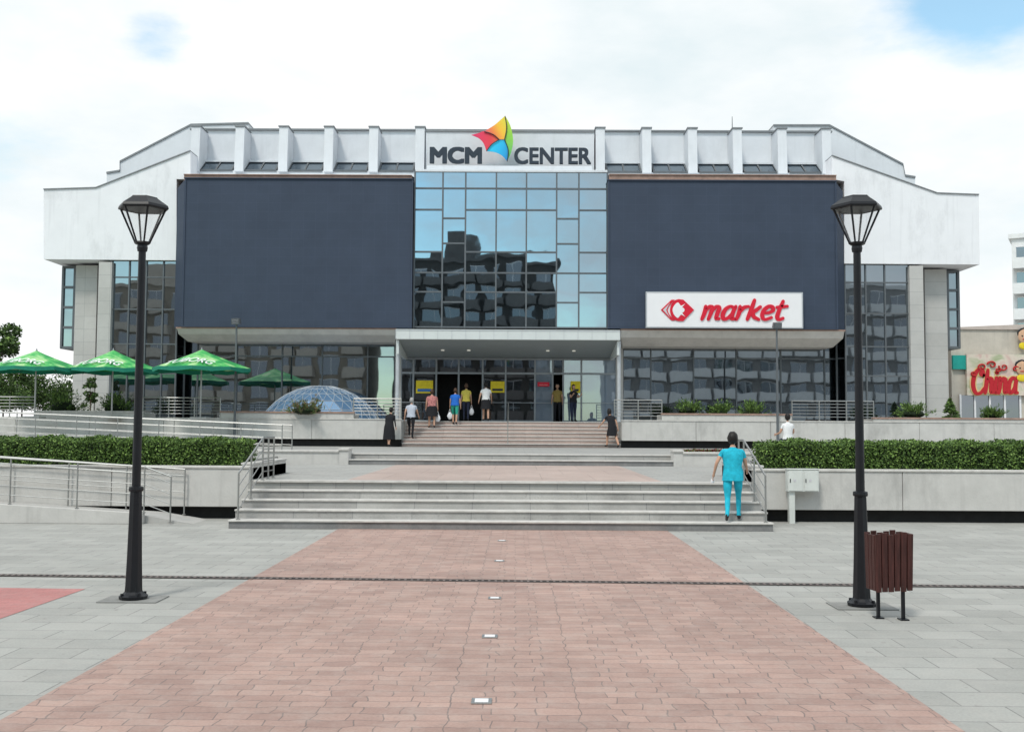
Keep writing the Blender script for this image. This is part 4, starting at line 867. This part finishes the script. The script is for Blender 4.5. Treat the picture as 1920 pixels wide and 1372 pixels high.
    def tb(dx,dy_,dz,rx,ry,rz,mi,n=1):
        q=turn((dx,dy_,dz)); m.ball((hc.x+q[0],hc.y+q[1],hc.z+q[2]),rx,ry,rz,n,mi)
    for s in(-1,1): tb(s*.074,0,-.005,.012,.02,.03,0,2); tb(s*.03,.083,.008,.012,.008,.007,4); 
    tb(0,.098,-.02,.012,.018,.02,0,2); tb(0,.080,-.055,.024,.009,.007,5)
    cz,sz=math.cos(heading),math.sin(heading)
    def TW(L3): return [((a*cz-b2*sz)*k+x,(a*sz+b2*cz)*k+y,(c+off)*k+z) for a,b2,c in L3]
    m.v=TW(m.v)
    p=m.obj("person",[skin,topm,botm,shoem or shoe,eyem,lipm],origin=(x,y,z),smooth=True,label=label,category="person"); 
    hm=M()
    def hh(p_,q):
        x_,y_,z_=q; n_=1+.035*math.sin(p_[0]*17+p_[2]*11)+.03*math.sin(p_[1]*23+p_[2]*9)
        fr=p_[1]
        if fr>.30 and p_[2]<.45: y_=min(y_,.03)*.9; x_*=.96; z_=max(z_,-.05)
        if hairtype=="long" and p_[2]<0 and fr<.3: z_*=1.9
        if hairtype=="bob": x_*=1.14; z_*=1.05; y_*=1.06
        return turn((x_*n_,y_*n_-.014,z_*n_+.012))
    hm.ball(hc,.092,.108,.124,3,0,hh)
    hm.v=TW(hm.v); hm.obj("hair",hair,p,smooth=True)
    sm=M(); rings=[(-.02+(topz-.82),.178,.135),(.06,.168,.128),(.16,.150,.115),(.28,.168,.125),(.38,.182,.125),(.45,.172,.105),(.49,.11,.08),(.515,.062,.062)]
    vs=[];n=20
    for q,rx,ry in rings:
        c=fwd(q,le if q>0 else 0)
        for i in range(n):
            t=2*math.pi*i/n; wr_=1+.03*math.sin(5*t+q*30)+.025*math.sin(3*t+q*17)
            vs.append((c.x+rx*w*wr_*math.cos(t),c.y+ry*w*wr_*math.sin(t),c.z))
    sm.v=TW(vs); sm.f=[(j*n+i,j*n+(i+1)%n,(j+1)*n+(i+1)%n,(j+1)*n+i) for j in range(len(rings)-1) for i in range(n)]; sm.m=[0]*len(sm.f)
    sm.obj("shirt",topm,p,smooth=True)
    if skirt:
        vs=[];zz=[(.06,.160,.125),(-.04,.185,.15),(-.2,.205,.175),(-skirt,.225,.21)]
        for q,rx,ry in zz:
            for i in range(n):
                t=2*math.pi*i/n; wr_=1+.04*math.sin(7*t)*(-q+.1); vs.append((rx*w*wr_*math.cos(t),ry*w*wr_*math.sin(t)+(.02 if q<-.1 else 0),q))
        s2=M(); s2.v=TW(vs); s2.f=[(j*n+i,j*n+(i+1)%n,(j+1)*n+(i+1)%n,(j+1)*n+i) for j in range(3) for i in range(n)]; s2.m=[0]*len(s2.f); s2.obj("skirt",botm,p,smooth=True)
    hw_=[TW([tuple(hd[1]+hd[2]*.06)])[0] for hd in hands]
    return p,hw_
turq=mat("turquoise_cloth",(.015,.42,.56),.8,.28,8,.4); blackc=plain("black_cloth",(.015,.015,.018),.9); whitec=plain("white_cloth",(.72,.72,.72),.9); shirtg=plain("pale_shirt",(.45,.48,.55),.9); redp=mat("red_pattern_cloth",(.45,.18,.17),.9,.8,28,.1); bluec=plain("blue_cloth",(.02,.13,.5),.9); greenc=plain("green_cloth",(.03,.3,.22),.9); yelc=plain("yellow_cloth",(.68,.55,.10),.9); navy=plain("navy_cloth",(.02,.025,.05),.9); brownc=plain("olive_brown_cloth",(.28,.2,.06),.9)
px1=SX(1372,21.55,950)
_,h1=person(px1,21.42,.17,-.22,1.74,turq,turq,"person in turquoise scrubs and short black hair climbing the steps",lean=7,legs=((-4,36),(26,20)),arms=((-24,24,45),(20,10,40)),hairtype="bob",sleeve=.5,topz=.72,wide=1.16)
def P(px,d,py=760): return SX(px,d,py)
person(P(730,45.3),45.3,1.19,-.5,1.62,blackc,blackc,"stooped person in black dress walking to the steps",lean=12,legs=((12,6),(-10,4)),skirt=.62,hair=hairb,sleeve=1,wide=1.25)
person(P(771,46.6),46.55,1.51,-.1,1.74,shirtg,blackc,"person in pale shirt and black trousers climbing steps",lean=10,legs=((28,34),(-8,6)),arms=((-20,12,20),(20,12,20)),hair=hairg,sleeve=.5,wide=1.1)
_,h4=person(P(810,47.55),47.5,1.99,.1,1.66,redp,blackc,"person in red patterned blouse and dark skirt with bag",lean=5,legs=((6,4),(-6,6)),skirt=.42,hair=hairbr,wide=1.25,sleeve=.5)
_,h5=person(P(853,47.9),47.85,2.15,-.15,1.58,bluec,greenc,"person in blue shirt and green shorts carrying a bag",lean=8,legs=((20,22),(-10,6)),shorts=True,hair=hairbr,wide=1.2)
_,h6=person(P(874,49.0),49.0,FL,0,1.66,yelc,navy,"person in yellow top and dark trousers with a bag",legs=((10,8),(-8,6)),hair=hairbr,wide=1.1)
person(P(911,48.6),48.6,FL,.1,1.72,whitec,blackc,"person in white top and black skirt walking in",legs=((14,8),(-12,6)),skirt=.40,hair=hairb,arms=((-10,18,30),(10,12,20)),wide=1.1)
person(P(1045,50.6),50.6,FL,math.pi-.1,1.74,brownc,blackc,"person in mustard shirt and dark trousers in the doorway",arms=((10,8,20),(8,8,25)),hair=hairb,wide=1.15)
person(P(1075,50.0),50.0,FL,math.pi+.5,1.68,blackc,navy,"person in black top standing with folded arms",arms=((20,6,100),(20,6,100)),hair=hairb,sleeve=.5,wide=1.1)
person(P(1148,45.6),45.6,1.19,.5,1.68,blackc,blackc,"person in sleeveless black dress hurrying up the steps",lean=20,legs=((34,30),(-20,12)),arms=((20,28,25),(-25,14,15)),skirt=.40,sleeve=.2,hair=hairb,hairtype="long",wide=1.1)
bxx=P(1491,33.6,820)
b=M(); b.box(bxx-.8,bxx+.8,34.3,34.75,1.60,1.66); b.box(bxx-.7,bxx-.6,34.35,34.7,1.19,1.6);b.box(bxx+.6,bxx+.7,34.35,34.7,1.19,1.6); b.obj("bench",conc,origin=(bxx,34.5,1.19),label="plain concrete bench behind the hedge",category="bench")
person(bxx,34.5,1.19,.2,1.66,whitec,navy,"person in white top sitting behind the hedge",legs=((88,86),(88,86)),arms=((15,14,60),(15,14,60)),hair=hairb)
bagm=plain("white_plastic_bag",(.75,.75,.78),.4)
for hd in (h4[1],h5[0],h6[1]):
    c=Vector(hd); b=M(); b.ball((c.x,c.y,c.z-.30),.12,.07,.17,3,0,lambda p,q:(q[0]*(1-.35*max(0,p[2]))*(1+.08*math.sin(9*p[2]+4*p[0])),q[1]*(1+.1*math.sin(8*p[0])),q[2]))
    for s in(-1,1): b.cyl((c.x+s*.05,c.y,c.z-.16),(c.x,c.y,c.z+.01),.012,.008,6)
    b.obj("carrier_bag",bagm,origin=tuple(c),smooth=True,label="white plastic carrier bag held in a hand",category="bag",group="white carrier bags")
c=Vector(h1[0]); b=M(); b.ball((c.x,c.y,c.z-.02),.035,.02,.05,2,0,lambda p,q:(q[0]*(1+.15*math.sin(9*p[2])),q[1],q[2])); b.obj("paper_tissue",bagm,origin=tuple(c),label="small crumpled white paper held in a hand",category="paper")
print("done")
